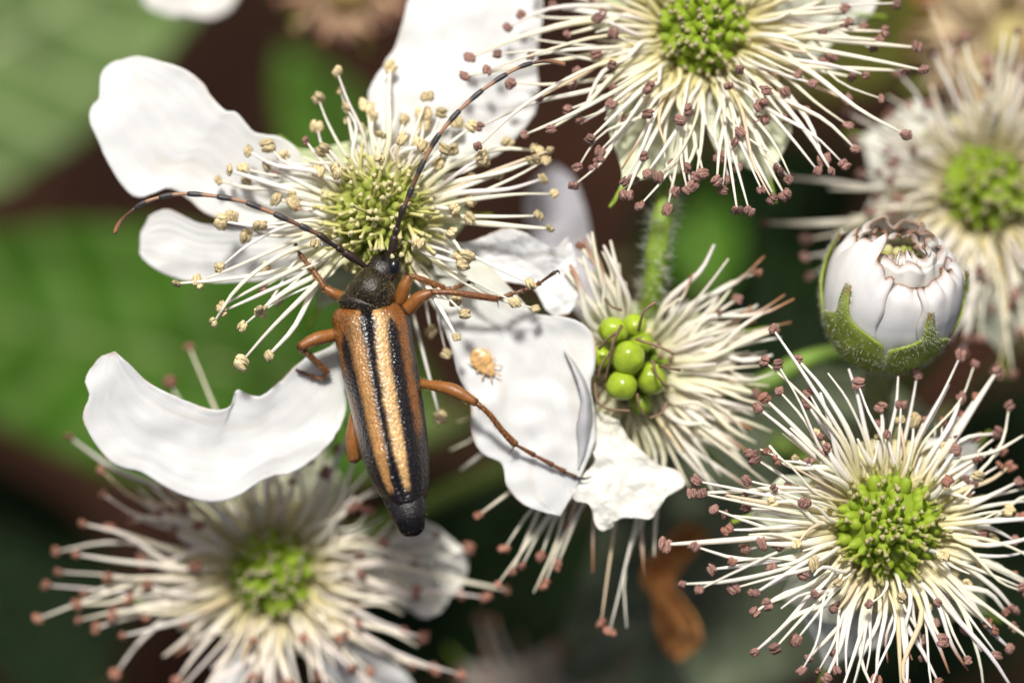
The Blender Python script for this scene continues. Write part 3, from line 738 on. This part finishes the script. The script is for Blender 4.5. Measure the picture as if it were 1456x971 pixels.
# ================================================================== BUD
def build_bud():
    rng = random.Random(77)
    zc = -.95
    Cn = W(1267, 424, zc)
    A = Vector((.13, .84, .53)).normalized()
    E1 = A.cross(Vector((0, 0, 1))).normalized()        # points to picture right
    if E1.x < 0: E1 = -E1
    E2 = A.cross(E1).normalized()
    if E2.z < 0: E2 = -E2                               # azimuth 90 deg faces the lens
    base = Cn - A * 1.02
    root = empty('flower_bud', base)
    tag(root, 'fat white bud with green hairy sepals and browned torn top', 'bud')
    def S(th, ph, R):
        d = A * (math.cos(th) * 1.08) + (E1 * math.cos(ph) + E2 * math.sin(ph)) * (math.sin(th) * .90)
        return Cn + d * R - base
    def prof(th):                                       # radius by polar angle (0 = tip)
        return .99 + .03 * math.sin(th) - .03 * math.cos(2 * th) + .15 * max(0, math.cos(th))
    D = math.radians
    # outer petals: azimuth centre, half width, top polar angle at the middle / sides, radius offset, peak
    for k, (pc, hw, th0, off, peak) in enumerate([(158, 62, 43, .00, -26), (82, 52, 50, -.035, 5), (18, 52, 48, .015, 3), (-50, 55, 40, -.02, 0), (-125, 58, 40, -.03, 0)]):
        n, m = 40, 34
        V, C = [], []
        for i in range(n):
            s = i / (n - 1)
            for j in range(m):
                t = 2 * j / (m - 1) - 1
                top = D(th0 + peak * math.exp(-((t + .25) / .28) ** 2) + 9 * abs(t) ** 3 + 9 * mnoise.noise(Vector((t * 3.3, k * 3.0, 1))) + 4 * mnoise.noise(Vector((t * 9, k * 3.0, 4))))
                th = D(160) * (1 - s) + top * s
                ph = D(pc) + D(hw) * t * (1 - .25 * (1 - s)) + D(7) * abs(t) ** 4 * mnoise.noise(Vector((s * 5, k * 2 + t, 6)))
                R = prof(th) + off + .03 * mnoise.noise(Vector((t * 2 + k, s * 3, 2))) + .012 * mnoise.noise(Vector((t * 9 + k, s * 4, 7)))
                R -= .13 * sstep(.86, 1, s) * (1 if peak > -5 else .3)
                R += .05 * sstep(.8, 1, s) * math.sin(t * 17 + k * 2)
                R -= .012 * sstep(.7, 1, abs(t))
                V.append(S(th, ph, R))
                e = max(sstep(.965, 1, s), .35 * sstep(.96, 1, abs(t)) * sstep(.5, .8, s))
                pinch = .25 * sstep(.72, .95, s) * sstep(-.1, .4, mnoise.noise(Vector((t * 4, s * 3, k + 5))))
                c = np.array((.84, .83, .815)) * (1 - pinch) + np.array((.72, .60, .56)) * pinch
                C.append(c * (1 - e) + np.array((.30, .15, .085)) * e)
        o = add('petal', make_mesh('petal', V, grid_faces(n, m), M_petal, col=C, uv=[(i / (n - 1), j / (m - 1)) for i in range(n) for j in range(m)]), root)
        md = o.modifiers.new('thickness', 'SOLIDIFY'); md.thickness = .035; md.offset = -1
    # inner crumpled petals: upright frilled walls around the hollow, with brown rims
    for k, (p0, p1, rb, rt, hb, ht) in enumerate([(-20, 120, .70, .62, .45, .74), (95, 215, .66, .52, .42, .70), (190, 330, .72, .66, .45, .86), (20, 150, .55, .44, .40, .66), (-80, 60, .62, .50, .42, .84),
                                                  (230, 380, .50, .36, .42, .80), (60, 100, .60, .40, .5, .80), (300, 400, .40, .52, .45, .92)]):
        n, m = 16, 72
        V, C = [], []
        for i in range(n):
            s = i / (n - 1)
            for j in range(m):
                t = j / (m - 1)
                fr = .045 * math.sin(t * 15 + k * 2) + .03 * math.sin(t * 33 + k) + .05 * mnoise.noise(Vector((t * 6, k, 3)))
                rho = rb + (rt - rb) * s + .05 * math.sin(t * 11 + k * 3) * s + fr * s
                rho -= .12 * sstep(.8, 1, s)
                hh = hb + (ht - hb) * s + .07 * s * mnoise.noise(Vector((t * 5, k * 2, 1))) + .04 * s * math.sin(t * 21 + k)
                ph = D(p0 + (p1 - p0) * t)
                V.append(Cn + A * (hh + .13) + (E1 * math.cos(ph) + E2 * math.sin(ph)) * rho * .92 - base)
                e = sstep(.88, .98, s) * (.55 + .45 * mnoise.noise(Vector((t * 9, k, 8))) + .3)
                e = min(1, max(0, e))
                c = np.array((.82, .80, .75)); C.append(c * (1 - e) + np.array((.27, .13, .07)) * e)
        o = add('inner_petal', make_mesh('inner_petal', V, grid_faces(n, m), M_petal, col=C, uv=[(i / (n - 1), j / (m - 1)) for i in range(n) for j in range(m)]), root)
        md = o.modifiers.new('thickness', 'SOLIDIFY'); md.thickness = .03; md.offset = 0
    # pale green unripe stamens inside
    v0, f0 = ball((0, 0, 0), (.075, .075, .085), 10, 7, lambda d: 1 + .15 * mnoise.noise(Vector(d) * 3))
    meA = make_mesh('unripe_anther', v0, f0, M_pistil, col=np.tile((.42, .46, .13), (len(v0), 1)))
    meB = make_mesh('unripe_anther', v0, f0, M_pistil, col=np.tile((.62, .58, .28), (len(v0), 1)))
    for i in range(70):
        u = i / 70; th = D(44) * math.sqrt(u); ph = i * 2.4
        add('unripe_anther', rng.choice((meA, meB)), root, Cn + A * rng.uniform(.54, .66) + (E1 * math.cos(ph) + E2 * math.sin(ph)) * (.5 * math.sqrt(u)) - base, None, rng.uniform(.8, 1.25))
    v, f = ball(Cn - base, .55, 20, 14)
    add('flower_core', make_mesh('flower_core', v, f, M_pistil, col=np.tile((.35, .38, .10), (len(v), 1))), root)
    # sepals
    for k, (pc, hw, ttip) in enumerate([(128, 38, 66), (55, 36, 72), (-14, 34, 64), (-85, 36, 80), (200, 34, 58)]):
        n, m = 36, 17
        V, C, pp, nn = [], [], [], []
        for i in range(n):
            s = i / (n - 1)
            sh = min(1.0, s / .62)
            wd = D(hw) * (1 - .10 * sh - .74 * sstep(.66, .82, s)) * (1 if s < .8 else (1 - (s - .8) / .2 * .7))
            for j in range(m):
                t = 2 * j / (m - 1) - 1
                th = D(172) + (D(ttip) - D(172)) * s
                ph = D(pc) + wd * t / max(.45, math.sin(th)) + D(6) * sstep(.6, 1, s)
                R = prof(th) + .035 + .07 * sstep(.62, .85, s) + .02 * (1 - t * t)
                p = S(th, ph, R); V.append(p)
                g = .85 + .3 * mnoise.noise(Vector((s * 6, t * 4, k)))
                c = np.array((.36, .45, .07)) * g
                ed = .45 * sstep(.75, 1, abs(t)) * (1 - sstep(.55, .7, s))
                c = c * (1 - ed) + np.array((.55, .60, .38)) * ed
                tp = sstep(.9, 1, s); C.append(c * (1 - tp) + np.array((.22, .15, .06)) * tp)
        o = add('sepal', make_mesh('sepal', V, grid_faces(n, m), M_sepal, col=C), root)
        md = o.modifiers.new('thickness', 'SOLIDIFY'); md.thickness = .04; md.offset = -1
        VV = np.array([tuple(p) for p in V]).reshape(n, m, 3); cc = np.array(Cn - base)
        for _ in range(1900):
            i = int(n * rng.random() ** 1.3); i = min(i, n - 1); j = rng.randrange(m)
            p = VV[i, j] + (VV[min(i + 1, n - 1), j] - VV[i, j]) * rng.random() + (VV[i, min(j + 1, m - 1)] - VV[i, j]) * rng.random()
            d = p - cc; pp.append(p); nn.append(d / np.linalg.norm(d))
        h = add('hairs', hair_mesh(pp, nn, .085, .0036, rng, M_hair, lean=.6, col=(.84, .85, .74)), o); tag(h, kind='stuff')
    st = pedicel(root, base, [(1254, 516, -1.5), (1248, 560, -2.0), (1240, 610, -3.0), (1215, 680, -5.5), (1120, 640, -7.5)], .2, hairs=500, seed=5, col=(.30, .33, .14))
build_bud()

# main stalk that carries the cluster
ms = [W(560, 640, -12), W(800, 560, -8.5), W(960, 585, -7.2), W(1100, 620, -7.8), W(1260, 700, -10), W(1400, 860, -18), W(1450, 960, -34)]
v, f, t = tube([p - ms[-1] for p in ms], [.22, .26, .28, .3, .34, .4, .5], 12, 50)
stk = add('bramble_stalk', make_mesh('bramble_stalk', v, f, M_stem, col=np.tile((.13, .17, .05), (len(v), 1))), None, ms[-1])
tag(stk, 'green main stalk running beneath the flower cluster', 'stalk')
ms = [W(1010, 560, -3.4), W(1080, 548, -2.8), W(1140, 515, -3.0), W(1200, 500, -3.6)]
v, f, t = tube([p - ms[0] for p in ms], [.14, .16, .15, .12], 10, 24)
tag(add('side_stalk', make_mesh('side_stalk', v, f, M_stem, col=np.tile((.19, .30, .06), (len(v), 1))), None, ms[0]), 'short pale green stalk between the fading flower and the bud', 'stalk')

# ------------------------------------------------------------------ blurred background flowers and withered scraps
def scrap(name, left, right, zs, col, label, cat, seed, cup=.2, wrinkle=.2, crink=.3, mat=None):
    o0 = W(left[0][0], left[0][1], zs[0])
    o = petal(None, o0, left, right, zs, name=name, cup=cup, wrinkle=wrinkle, seed=seed, n=36, m=20, mat=mat or M_dead, base_col=col, col=col, crink=crink, thick=.04)
    o.location = o0
    tag(o, label, cat); return o
scrap('loose_petal', [(215,-60),(200,-30),(205,5),(235,20),(262,18)], [(330,-70),(345,-25),(330,10),(300,25),(262,18)], [-5.2, -5, -5, -4.9], (.82, .81, .77), 'blurred white petal cut by the upper frame edge above the pale leaf', 'petal', 31, cup=.05, wrinkle=.08, crink=.05, mat=M_petal)
scrap('dead_leaf', [(975,740),(935,780),(912,820),(928,850),(932,890),(945,925),(965,938)], [(1010,760),(985,790),(958,825),(972,855),(990,880),(996,915),(965,938)], [-4.9, -4.7, -4.5, -4.4, -4.5], (.40, .185, .062), 'shrivelled orange brown leaf scrap below the crinkled petal', 'dead leaf', 33, cup=.9, wrinkle=.3, crink=.2)
scrap('dead_leaf', [(1330,-60),(1300,-10),(1330,30),(1380,55),(1420,60)], [(1560,-60),(1540,0),(1520,40),(1470,60),(1420,60)], [-8, -8, -8, -8], (.48, .22, .08), 'rusty orange withered scrap in the upper right corner', 'dead leaf', 34)
def blurred_head(c, z, col, label, seed, nst, rad, core):
    rng = random.Random(seed)
    org = W(c[0], c[1], z - .3); root = empty('withered_flower', org); tag(root, label, 'withered flower')
    ctr = W(c[0], c[1], z)
    v, f = ball(ctr - org, (.42, .42, .3), 16, 10, lambda d: 1 + .25 * mnoise.noise(Vector(d) * 4))
    add('receptacle', make_mesh('receptacle', v, f, M_dead, col=np.tile(core, (len(v), 1))), root)
    for i in range(nst):
        a = 2 * math.pi * i / nst + rng.uniform(-.1, .1); r = rng.uniform(.6, 1) * rad / 100
        b = ctr + Vector((math.cos(a), math.sin(a), 0)) * .5
        stamen(root, org, b, ctr + Vector((math.cos(a) * r, math.sin(a) * r, rng.uniform(0, .8))), rng, 'r' if rng.random() < .7 else 't', r0=.055, base_col=np.array(col) * .9, mid_col=np.array(col))
    for k in range(5):
        a = 2 * math.pi * k / 5 + rng.uniform(-.2, .2)
        sepal(root, org, c, (c[0] + math.cos(a) * rad * .9, c[1] - math.sin(a) * rad * .9), 90, (z - .1, z - .3, z - .4, z - .4), inner=np.array(col) * .9, seed=k)
    pedicel(root, org, [(c[0], c[1], z - .2), (c[0] - 20, c[1] + 10, z - 3), (c[0] - 80, c[1] + 20, z - 9)], .17)
blurred_head((495, -20), -6.5, (.66, .46, .30), 'blurred brownish withered blossom at the top beside the tall petal', 43, 40, 110, (.42, .30, .12))
blurred_head((1440, 60), -6.5, (.72, .58, .36), 'pale withered flower out of focus at the upper right corner', 41, 60, 190, (.40, .34, .14))
blurred_head((770, 1040), -6.8, (.52, .46, .40), 'blurred greyish flower cut by the lower frame edge', 42, 46, 200, (.30, .22, .12))

# ================================================================== BEETLE
def build_beetle():
    rng = random.Random(5)
    org = W(540, 560, -.85)
    root = empty('longhorn_beetle', org)
    tag(root, 'tan and black striped longhorn beetle with long antennae on the open flower', 'beetle')
    # --- body: head, pronotum and abdomen, one lofted surface
    rings = [(558,359,.015,.015,-.46),(557,361,.09,.08,-.45),(555,365,.15,.13,-.41),(552,371,.205,.17,-.36),(548,379,.24,.20,-.31),(543,387,.235,.20,-.29),(540,391,.215,.20,-.28),(538,393,.25,.23,-.26),(536,398,.285,.27,-.24),
             (533,404,.315,.295,-.22),(530,411,.345,.315,-.205),(527,418,.365,.32,-.21),(525,423,.362,.295,-.24),(523,427,.36,.26,-.27),(522,429.5,.395,.285,-.27),(521.5,432,.42,.29,-.28),(521,434,.415,.27,-.30),(521,436,.36,.22,-.36),(521,442,.38,.26,-.42),
             (524,455,.45,.30,-.48),(528,480,.47,.32,-.50),(540,550,.46,.32,-.50),(556,640,.40,.28,-.48),(570,695,.31,.22,-.42),(576,711,.285,.20,-.39),(579,720,.27,.2,-.385),(580,724,.262,.195,-.385),(582,735,.245,.185,-.39),(583,739,.22,.17,-.40),
             (585,746,.205,.155,-.40),(587,754,.18,.125,-.42),(589,759,.14,.09,-.43),(589.5,762,.05,.03,-.44)]
    rings = [(r[0], r[1], r[2] * (.93 if 390 < r[1] < 431 else 1), r[3], r[4]) for r in rings]
    ctrs = [W(r[0], r[1], r[4] + .5 * max(0, (r[1] - 436) / 278.0)) for r in rings]
    sides = 40
    V, C = [], []
    for i, r in enumerate(rings):
        a, b = ctrs[max(0, i - 1)], ctrs[min(len(rings) - 1, i + 1)]
        T = (b - a); T.z *= .3; T.normalize()
        s = T.cross(Vector((0, 0, 1))).normalized(); u = s.cross(T)
        for k in range(sides):
            an = 2 * math.pi * k / sides
            p = ctrs[i] + s * r[2] * math.cos(an) + u * r[3] * math.sin(an)
            V.append(p - org)
            g = .5 + .5 * mnoise.noise(p * 9)
            if 6 < i < 14: c = np.array((.012, .010, .007)) + np.array((.030, .024, .010)) * g * g
            elif i >= 23: c = np.array((.013, .011, .012)) * (1 + .6 * g) if i < 28 else np.array((.005, .004, .004))
            else: c = np.array((.012, .010, .008)) * (1 + g)
            C.append(c)
    F = grid_faces(len(rings), sides, True)
    body = add('body', make_mesh('body', V, F, M_body, col=C), root)
    sub = body.modifiers.new('smooth', 'SUBSURF'); sub.levels = 1; sub.render_levels = 1
    # fine brassy hairs on the pronotum
    VV = np.array([tuple(v) for v in V]).reshape(len(rings), sides, 3)
    pp, nn = [], []
    for _ in range(1500):
        i = rng.randrange(4, 16); k = rng.randrange(0, sides)
        q = VV[i, k] + (VV[i + 1, k] - VV[i, k]) * rng.random() + (VV[i, (k + 1) % sides] - VV[i, k]) * rng.random()
        d = q - np.array(ctrs[i] - org); d = d / np.linalg.norm(d)
        if d[2] < -.1: continue
        pp.append(q); nn.append(d + np.array((.1, -.6, 0)))
    for _ in range(60):
        i = rng.randrange(24, 31); k = rng.randrange(0, sides); q = VV[i, k]
        d = q - np.array(ctrs[i] - org); d = d / (np.linalg.norm(d) + 1e-6); pp.append(q); nn.append(d + np.array((.1, -1.4, 0)))
    tag(add('hairs', hair_mesh(pp, nn, .030, .0020, rng, M_gold, lean=.2, col=(.30, .22, .09)), body), kind='stuff')
    # eyes
    for (x, y, z, r) in [(559.5, 379.5, -.24, (.12, .15, .13)), (532, 380.5, -.27, (.11, .13, .12))]:
        v, f = ball((0, 0, 0), r, 20, 14, lambda d: 1 - .12 * math.exp(-((d[0] + .6) ** 2 + (d[1] - .7) ** 2) * 6))
        add('eye', make_mesh('eye', v, f, M_eye, col=np.tile((.006, .006, .007), (len(v), 1))), body, W(x, y, z) - org)
    # --- elytra (the tail is carried a little higher than the head)
    TILT = .5
    sut = catmull([(522,436),(526,470),(532,515),(541,571),(553,631),(564,685),(574,714)], 150)
    lef = catmull([(500,437),(482,441),(474.5,452),(477,470),(481.5,495),(490,535),(500,576),(513.5,636),(526,672),(537,694),(549,710),(560,717)], 150)
    rig = catmull([(541,433),(560,431),(573,437),(580,450),(584,474),(588,501),(596,552),(603,603),(607.5,654),(608,682),(605,700),(598,711)], 150)
    def elytron(E, side):
        n, m = 150, 46
        V, C = [], []
        GV = np.zeros((n, m, 3)); GN = np.zeros((n, m, 3))
        for i in range(n):
            v = i / (n - 1)
            zt = .02 + TILT * v - .22 * (1 - sstep(-.02, .075, v)) - .06 * (v - .3) ** 2 - .16 * sstep(.75, 1.0, v) * v
            H = (.50 + .06 * math.sin(math.pi * v)) * (1 - .35 * sstep(.7, 1, v)) * (.55 + .45 * sstep(-.02, .07, v))
            for j in range(m):
                u = j / (m - 1)
                th = u * D98
                lat = math.sin(min(th, math.pi / 2)); 
                x = sut[i] * (1 - lat) + E[i] * lat
                z = zt - H * (1 - math.cos(th)) - .045 * math.exp(-(u / .035) ** 2)
                z -= .012 * math.exp(-((u - .58) / .05) ** 2)
                p = W(x[0], x[1], z) - org
                V.append(p); GV[i, j] = p
                # --- colour pattern: the beetle's own stripes
                l = lat
                nz = mnoise.noise(Vector((x[0] * .06, x[1] * .06, 3 + side))) * .5 + mnoise.noise(Vector((x[0] * .2, x[1] * .2, 7))) * .3
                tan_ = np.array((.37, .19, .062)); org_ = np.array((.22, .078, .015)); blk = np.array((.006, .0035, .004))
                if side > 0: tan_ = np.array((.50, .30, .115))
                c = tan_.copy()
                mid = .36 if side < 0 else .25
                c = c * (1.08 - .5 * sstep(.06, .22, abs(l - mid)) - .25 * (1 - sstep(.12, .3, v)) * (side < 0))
                # rusty shoulder and outer band
                ob = sstep(.62, .78, l + .03 * nz) if side < 0 else sstep(.58, .68, l + .03 * nz)
                sh = (1 - sstep(.05, .17, v)) * sstep(.38, .62, l)
                k = max(ob, sh); c = c * (1 - k) + org_ * k
                # sutural black
                ws = (.15 if side < 0 else .095) + .24 * (1 - sstep(.0, .06, v)) + .10 * (1 - sstep(.05, .28, v)) + .10 * sstep(.70, .97, v)
                k = 1 - sstep(ws - .045, ws + .045, l + .04 * nz + .035 * mnoise.noise(Vector((x[0] * .5, x[1] * .35, 5)))); c = c * (1 - k) + blk * k
                # median black stripe
                cen = .72; wd = (.115 + .03 * sstep(.15, .6, v)) * sstep(.12, .24, v)
                if side > 0: cen = .55; wd = (.135 + .03 * sstep(.15, .5, v)) * sstep(.09, .19, v)
                nz2 = mnoise.noise(Vector((x[0] * .5, x[1] * .35, 11 + side)))
                k = 1 - sstep(wd - .06, wd + .06, abs(l - cen) + .05 * nz + .05 * nz2)
                if wd < .02: k = 0
                c = c * (1 - k) + blk * k
                # everything outside turns black towards the rear
                k = sstep(.60, .74, v + .05 * nz) * (sstep(.52, .64, l + .05 * nz) if side < 0 else sstep(.42, .54, l + .05 * nz)); c = c * (1 - k) + blk * k
                # dark spot at mid edge
                k = math.exp(-(((l - .96) / .13) ** 2 + ((v - .40) / .045) ** 2)); c = c * (1 - k) + blk * k
                # black margin
                k = (sstep(.86, .93, l + .03 * nz) * sstep(.04, .12, v) if side > 0 else sstep(.965, .99, l) * .5); c = c * (1 - k) + blk * k
                # tip
                k = sstep(.90, .955, v + .02 * nz); c = c * (1 - k) + blk * k
                C.append(c * (1 + .45 * nz))
        me = make_mesh('elytron', V, grid_faces(n, m), M_elytra, col=C)
        o = add('elytron', me, root)
        md = o.modifiers.new('thickness', 'SOLIDIFY'); md.thickness = .03; md.offset = -1 if side > 0 else 1
        # golden pubescence, lying back along the wing case
        pp, nn = [], []
        for _ in range(2200):
            i = rng.randrange(2, n - 2); j = rng.randrange(1, m - 2)
            if rng.random() < .65: i = int(n * (1 - .30 * rng.random() ** 1.2)) - 2
            i = min(max(i, 2), n - 3)
            p = GV[i, j] + (GV[i + 1, j] - GV[i, j]) * rng.random() + (GV[i, j + 1] - GV[i, j]) * rng.random()
            nr = np.cross(GV[i + 1, j] - GV[i, j], GV[i, j + 1] - GV[i, j]); nr /= np.linalg.norm(nr) + 1e-9
            if nr[2] < 0: nr = -nr
            pp.append(p); nn.append(nr * .55 + np.array((.12, -1.0, -.1)))
        tag(add('hairs', hair_mesh(pp, nn, .040, .0030, rng, M_gold, lean=.18, col=(.60, .29, .06)), o), kind='stuff')
    D98 = math.radians(98)
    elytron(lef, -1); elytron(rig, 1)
    # scutellum
    v, f = ball((0, 0, 0), (.075, .10, .04), 12, 8)
    add('scutellum', make_mesh('scutellum', v, f, M_body, col=np.tile((.012, .010, .009), (len(v), 1))), root, W(522, 441, -.08) - org)
    # --- legs
    LC = np.array((.26, .10, .022)); LD = np.array((.16, .056, .017))
    def leg(fem, fr, tib, tr, tar, claws, spur=None, label=None):
        P = [W(*p) for p in fem]; b = P[0]
        fr = [r * .88 for r in fr]; tr = [r * .82 for r in tr]
        v, f, t = tube([p - b for p in P], fr, 12, 18)
        c = mixc(LC * 1.1, LC * .85, t); c = mixc((1, 1, 1), (.45, .35, .3), sstep(.93, 1, t)) * c
        lo = add('leg', make_mesh('leg', v, f, M_leg, col=c), root, b - org)
        def hairsfor(P, r, n, par, L):
            Cc = catmull(P, 40); pp, nn = [], []
            for _ in range(n):
                i = rng.randrange(39); T = Cc[i + 1] - Cc[i]; T = T / (np.linalg.norm(T) + 1e-9); a = rng.uniform(0, 6.283)
                s = np.cross(T, [0.2, .1, 1]); s /= np.linalg.norm(s); u = np.cross(s, T); nr = math.cos(a) * s + math.sin(a) * u
                pp.append(Cc[i] + nr * r * .9); nn.append(nr + T * .9)
            tag(add('hairs', hair_mesh(pp, nn, L, .003, rng, M_gold, lean=.2, col=(.55, .33, .12)), par), kind='stuff')
        if tib:
            P2 = [W(*p) - b for p in tib]
            v, f, t = tube(P2, tr, 10, 24)
            parts = [(v, f, mixc(LD * 1.15, LD * .95, t))]
            if spur:
                for sp in spur:
                    vv, ff, tt = tube([P2[-1], W(*sp) - b], [.014, .003], 5, 4); parts.append((vv, ff, LD * .8))
            V, F, C = merge(*parts)
            to = add('tibia', make_mesh('tibia', V, F, M_leg, col=C), lo)
            hairsfor(P2, max(tr) * .8, 170, to, .05)
        hairsfor([p - b for p in P], max(fr) * .8, 140, lo, .04)
        if tar:
            P3 = [W(*p) - b for p in tar]
            parts = []
            for q in range(len(P3) - 1):
                last = q == len(P3) - 2
                rr = [.022, .028, .042] if not last else [.018, .022, .030]
                v, f, t = tube([P3[q], P3[q] * .5 + P3[q + 1] * .5, P3[q + 1]], rr, 8, 8)
                parts.append((v, f, mixc(LD * 1.0, LD * .65, t) if not last else mixc(LD * .7, (.03, .018, .012), t)))
            for cl in claws:
                q = [W(*p) - b for p in cl]
                v, f, t = tube([P3[-1]] + q, [.018, .012, .004], 6, 8); parts.append((v, f, (.03, .016, .01)))
            V, F, C = merge(*parts)
            to = add('tarsus', make_mesh('tarsus', V, F, M_leg, col=C), lo)
            hairsfor(P3, .026, 60, to, .045)
        return lo
    # front left, front right, middle left, middle right, hind left, hind right
    leg([(512,432,-.55),(494,425,-.45),(476,418,-.36),(461,409,-.34)], [.06,.095,.09,.055], [(461,409,-.34),(454,397,-.36),(445,385,-.42),(438,377,-.46)], [.045,.05,.055,.055],
        [(438,377,-.46),(433,370,-.49),(429,365,-.52),(426,361,-.54),(420,347,-.5)], [[(418,345,-.52),(416,347,-.55)], [(421,344,-.5),(423,343,-.54)]])
    leg([(562,438,-.5),(569,425,-.42),(575,408,-.34),(582,392,-.30)], [.07,.115,.11,.06], [(582,392,-.30),(600,397,-.33),(616,404,-.40),(631,410,-.47)], [.045,.05,.06,.06],
        [(631,410,-.47),(640,411,-.50),(649,409,-.52),(656,406,-.52),(668,401,-.48)], [[(672,402,-.5),(675,406,-.54)], [(671,401,-.5),(674,403,-.54)]])
    leg([(500,470,-.58),(476,476,-.5),(450,482,-.40),(425,494,-.36)], [.06,.11,.115,.07], [(425,494,-.36),(437,503,-.48),(451,516,-.66),(465,530,-.82)], [.05,.055,.06,.065],
        [(465,530,-.82),(460,537,-.86),(452,538,-.88),(442,535,-.88),(424,527,-.83)], [[(421,526,-.85),(420,529,-.88)], [(422,525,-.85),(420,524,-.88)]], spur=[(473,535,-.83),(471,526,-.8)])
    leg([(566,452,-.5),(580,440,-.38),(596,424,-.27),(615,415.5,-.22)], [.075,.12,.115,.06], [(615,415.5,-.22),(645,416,-.24),(678,421,-.30),(707,425,-.38)], [.042,.055,.06,.06],
        [(707,425,-.38),(728,418,-.44),(745,413,-.48),(760,407,-.50),(768,402,-.50),(789,387,-.42)], [[(794,386,-.44),(796,390,-.48)], [(793,385,-.44),(796,387,-.49)]], spur=[(709,438,-.40)])
    leg([(512,560,-.62),(506,590,-.60),(502,625,-.60),(503,655,-.64)], [.06,.10,.13,.10], [(503,655,-.64),(516,645,-.74),(530,625,-.82),(540,605,-.86)], [.06,.05,.05,.05], None, [])
    leg([(585,543,-.6),(608,547,-.48),(642,554,-.33),(678,573,-.28)], [.055,.085,.115,.065], [(678,573,-.28),(696,589,-.36),(714,612,-.50),(733,632,-.62)], [.045,.05,.055,.07],
        [(733,632,-.62),(760,647,-.70),(786,661,-.76),(803,670,-.80),(819,678,-.82)], [[(832,680,-.82),(843,677,-.85)], [(828,681,-.82),(838,680,-.86)]], spur=[(724,645,-.66)])
    # --- antennae: eleven articles each, rusty base and dark end
    def antenna(pts, z0, z1, dips):
        Cc = catmull(pts, 400)
        L = np.linspace(0, 1, 400)
        zz = np.interp(L, np.linspace(0, 1, len(dips)), dips)
        cuts = [0, .095, .125, .205, .275, .375, .48, .585, .69, .79, .885, 1.0]
        b = W(Cc[0][0], Cc[0][1], zz[0]); par = None
        for q in range(11):
            i0, i1 = int(cuts[q] * 399), int(cuts[q + 1] * 399)
            idx = np.linspace(i0, i1, 7).astype(int)
            P = [W(Cc[i][0], Cc[i][1], zz[i]) - b for i in idx]
            th = 1 - .35 * q / 10
            rr = [.038, .05, .065, .06] if q == 0 else [.034 * th, .037 * th, .044 * th, .055 * th, .046 * th]
            v, f, t = tube(P, rr, 8, 12)
            if q < 3: c = mixc((.02, .012, .010), (.035, .02, .016), t)
            else:
                ru = np.array((.34, .185, .105)) if q > 4 else np.array((.16, .085, .055))
                c = mixc(ru, (.045, .040, .040), sstep(.42, .56, t))
                if q == 10: c = mixc((.10, .05, .03), (.33, .16, .08), sstep(.3, .9, t))
            if q == 0:
                par = add('antenna', make_mesh('antenna', v, f, M_ant, col=c), root, b - org)
            else:
                add('antenna_article', make_mesh('antenna_article', v, f, M_ant, col=c), par)
    antenna([(520,380),(511,373),(495,362),(470,346),(452,333),(405,311),(352,289),(311,280),(271,276),(240,278),(208,287),(186,301),(170,317),(163,332)], 0, 0, [-.3, -.12, .05, .12, .1, .0, -.15])
    antenna([(549,372),(556,360),(562,334),(571,303),(580,282),(597,241),(612,212),(628,187),(655,156),(683,131),(710,112),(741,95),(769,88),(786,88),(803,92)], 0, 0, [-.28, -.1, .12, .2, .15, .05, -.15])
build_beetle()

# ================================================================== tiny orange nymph on the petal
def build_nymph():
    rng = random.Random(9)
    ctr = W(688, 516, -.81)
    root = empty('insect_nymph', W(688, 516, -.86)); org = root.location.copy()
    tag(root, 'tiny orange nymph sitting on the petal beside the beetle', 'insect')
    ang = math.radians(-52); ca, sa = math.cos(ang), math.sin(ang)
    def L(x, y, z): return Vector((ctr.x + x * ca - y * sa, ctr.y + x * sa + y * ca, ctr.z + z)) - org
    n, m = 26, 20
    V, C = [], []
    for i in range(n):
        s = i / (n - 1); x = -.24 + .46 * s
        w = .155 * math.sin(math.pi * min(.999, max(.001, s)) ** .85) ** .65 * (1 - .25 * s) + .012
        h = .034 * math.sin(math.pi * s) ** .6 + .008 + .012 * mnoise.noise(Vector((s * 7, 3, 1)))
        h *= 1 + .03 * math.sin(s * 44)
        for j in range(m):
            a = 2 * math.pi * j / m
            V.append(L(x, w * math.cos(a), h * math.sin(a)))
            g = .85 + .55 * mnoise.noise(Vector((s * 9, a * 1.5, 1)))
            C.append(np.array((.70, .42, .16)) * g if s < .72 else np.array((.74, .47, .20)) * g)
    add('body', make_mesh('body', V, grid_faces(n, m, True), M_nymph, col=C), root)
    for sx, x0 in enumerate((.12, .03, -.07)):
        for sd in (-1, 1):
            P = [L(x0, sd * .09, -.02), L(x0 + .04 - .03 * sx, sd * .15, .02), L(x0 + .07 - .07 * sx, sd * .185, -.085)]
            v, f, t = tube(P, [.012, .009, .006], 6, 10); add('leg', make_mesh('leg', v, f, M_nymph, col=np.tile((.66, .46, .26), (len(v), 1))), root)
    for sd in (-1, 1):
        P = [L(.21, sd * .035, .02), L(.26, sd * .06, .04), L(.30, sd * .08, .0)]
        v, f, t = tube(P, [.012, .010, .007], 6, 10); add('antenna', make_mesh('antenna', v, f, M_nymph, col=np.tile((.55, .32, .14), (len(v), 1))), root)
build_nymph()
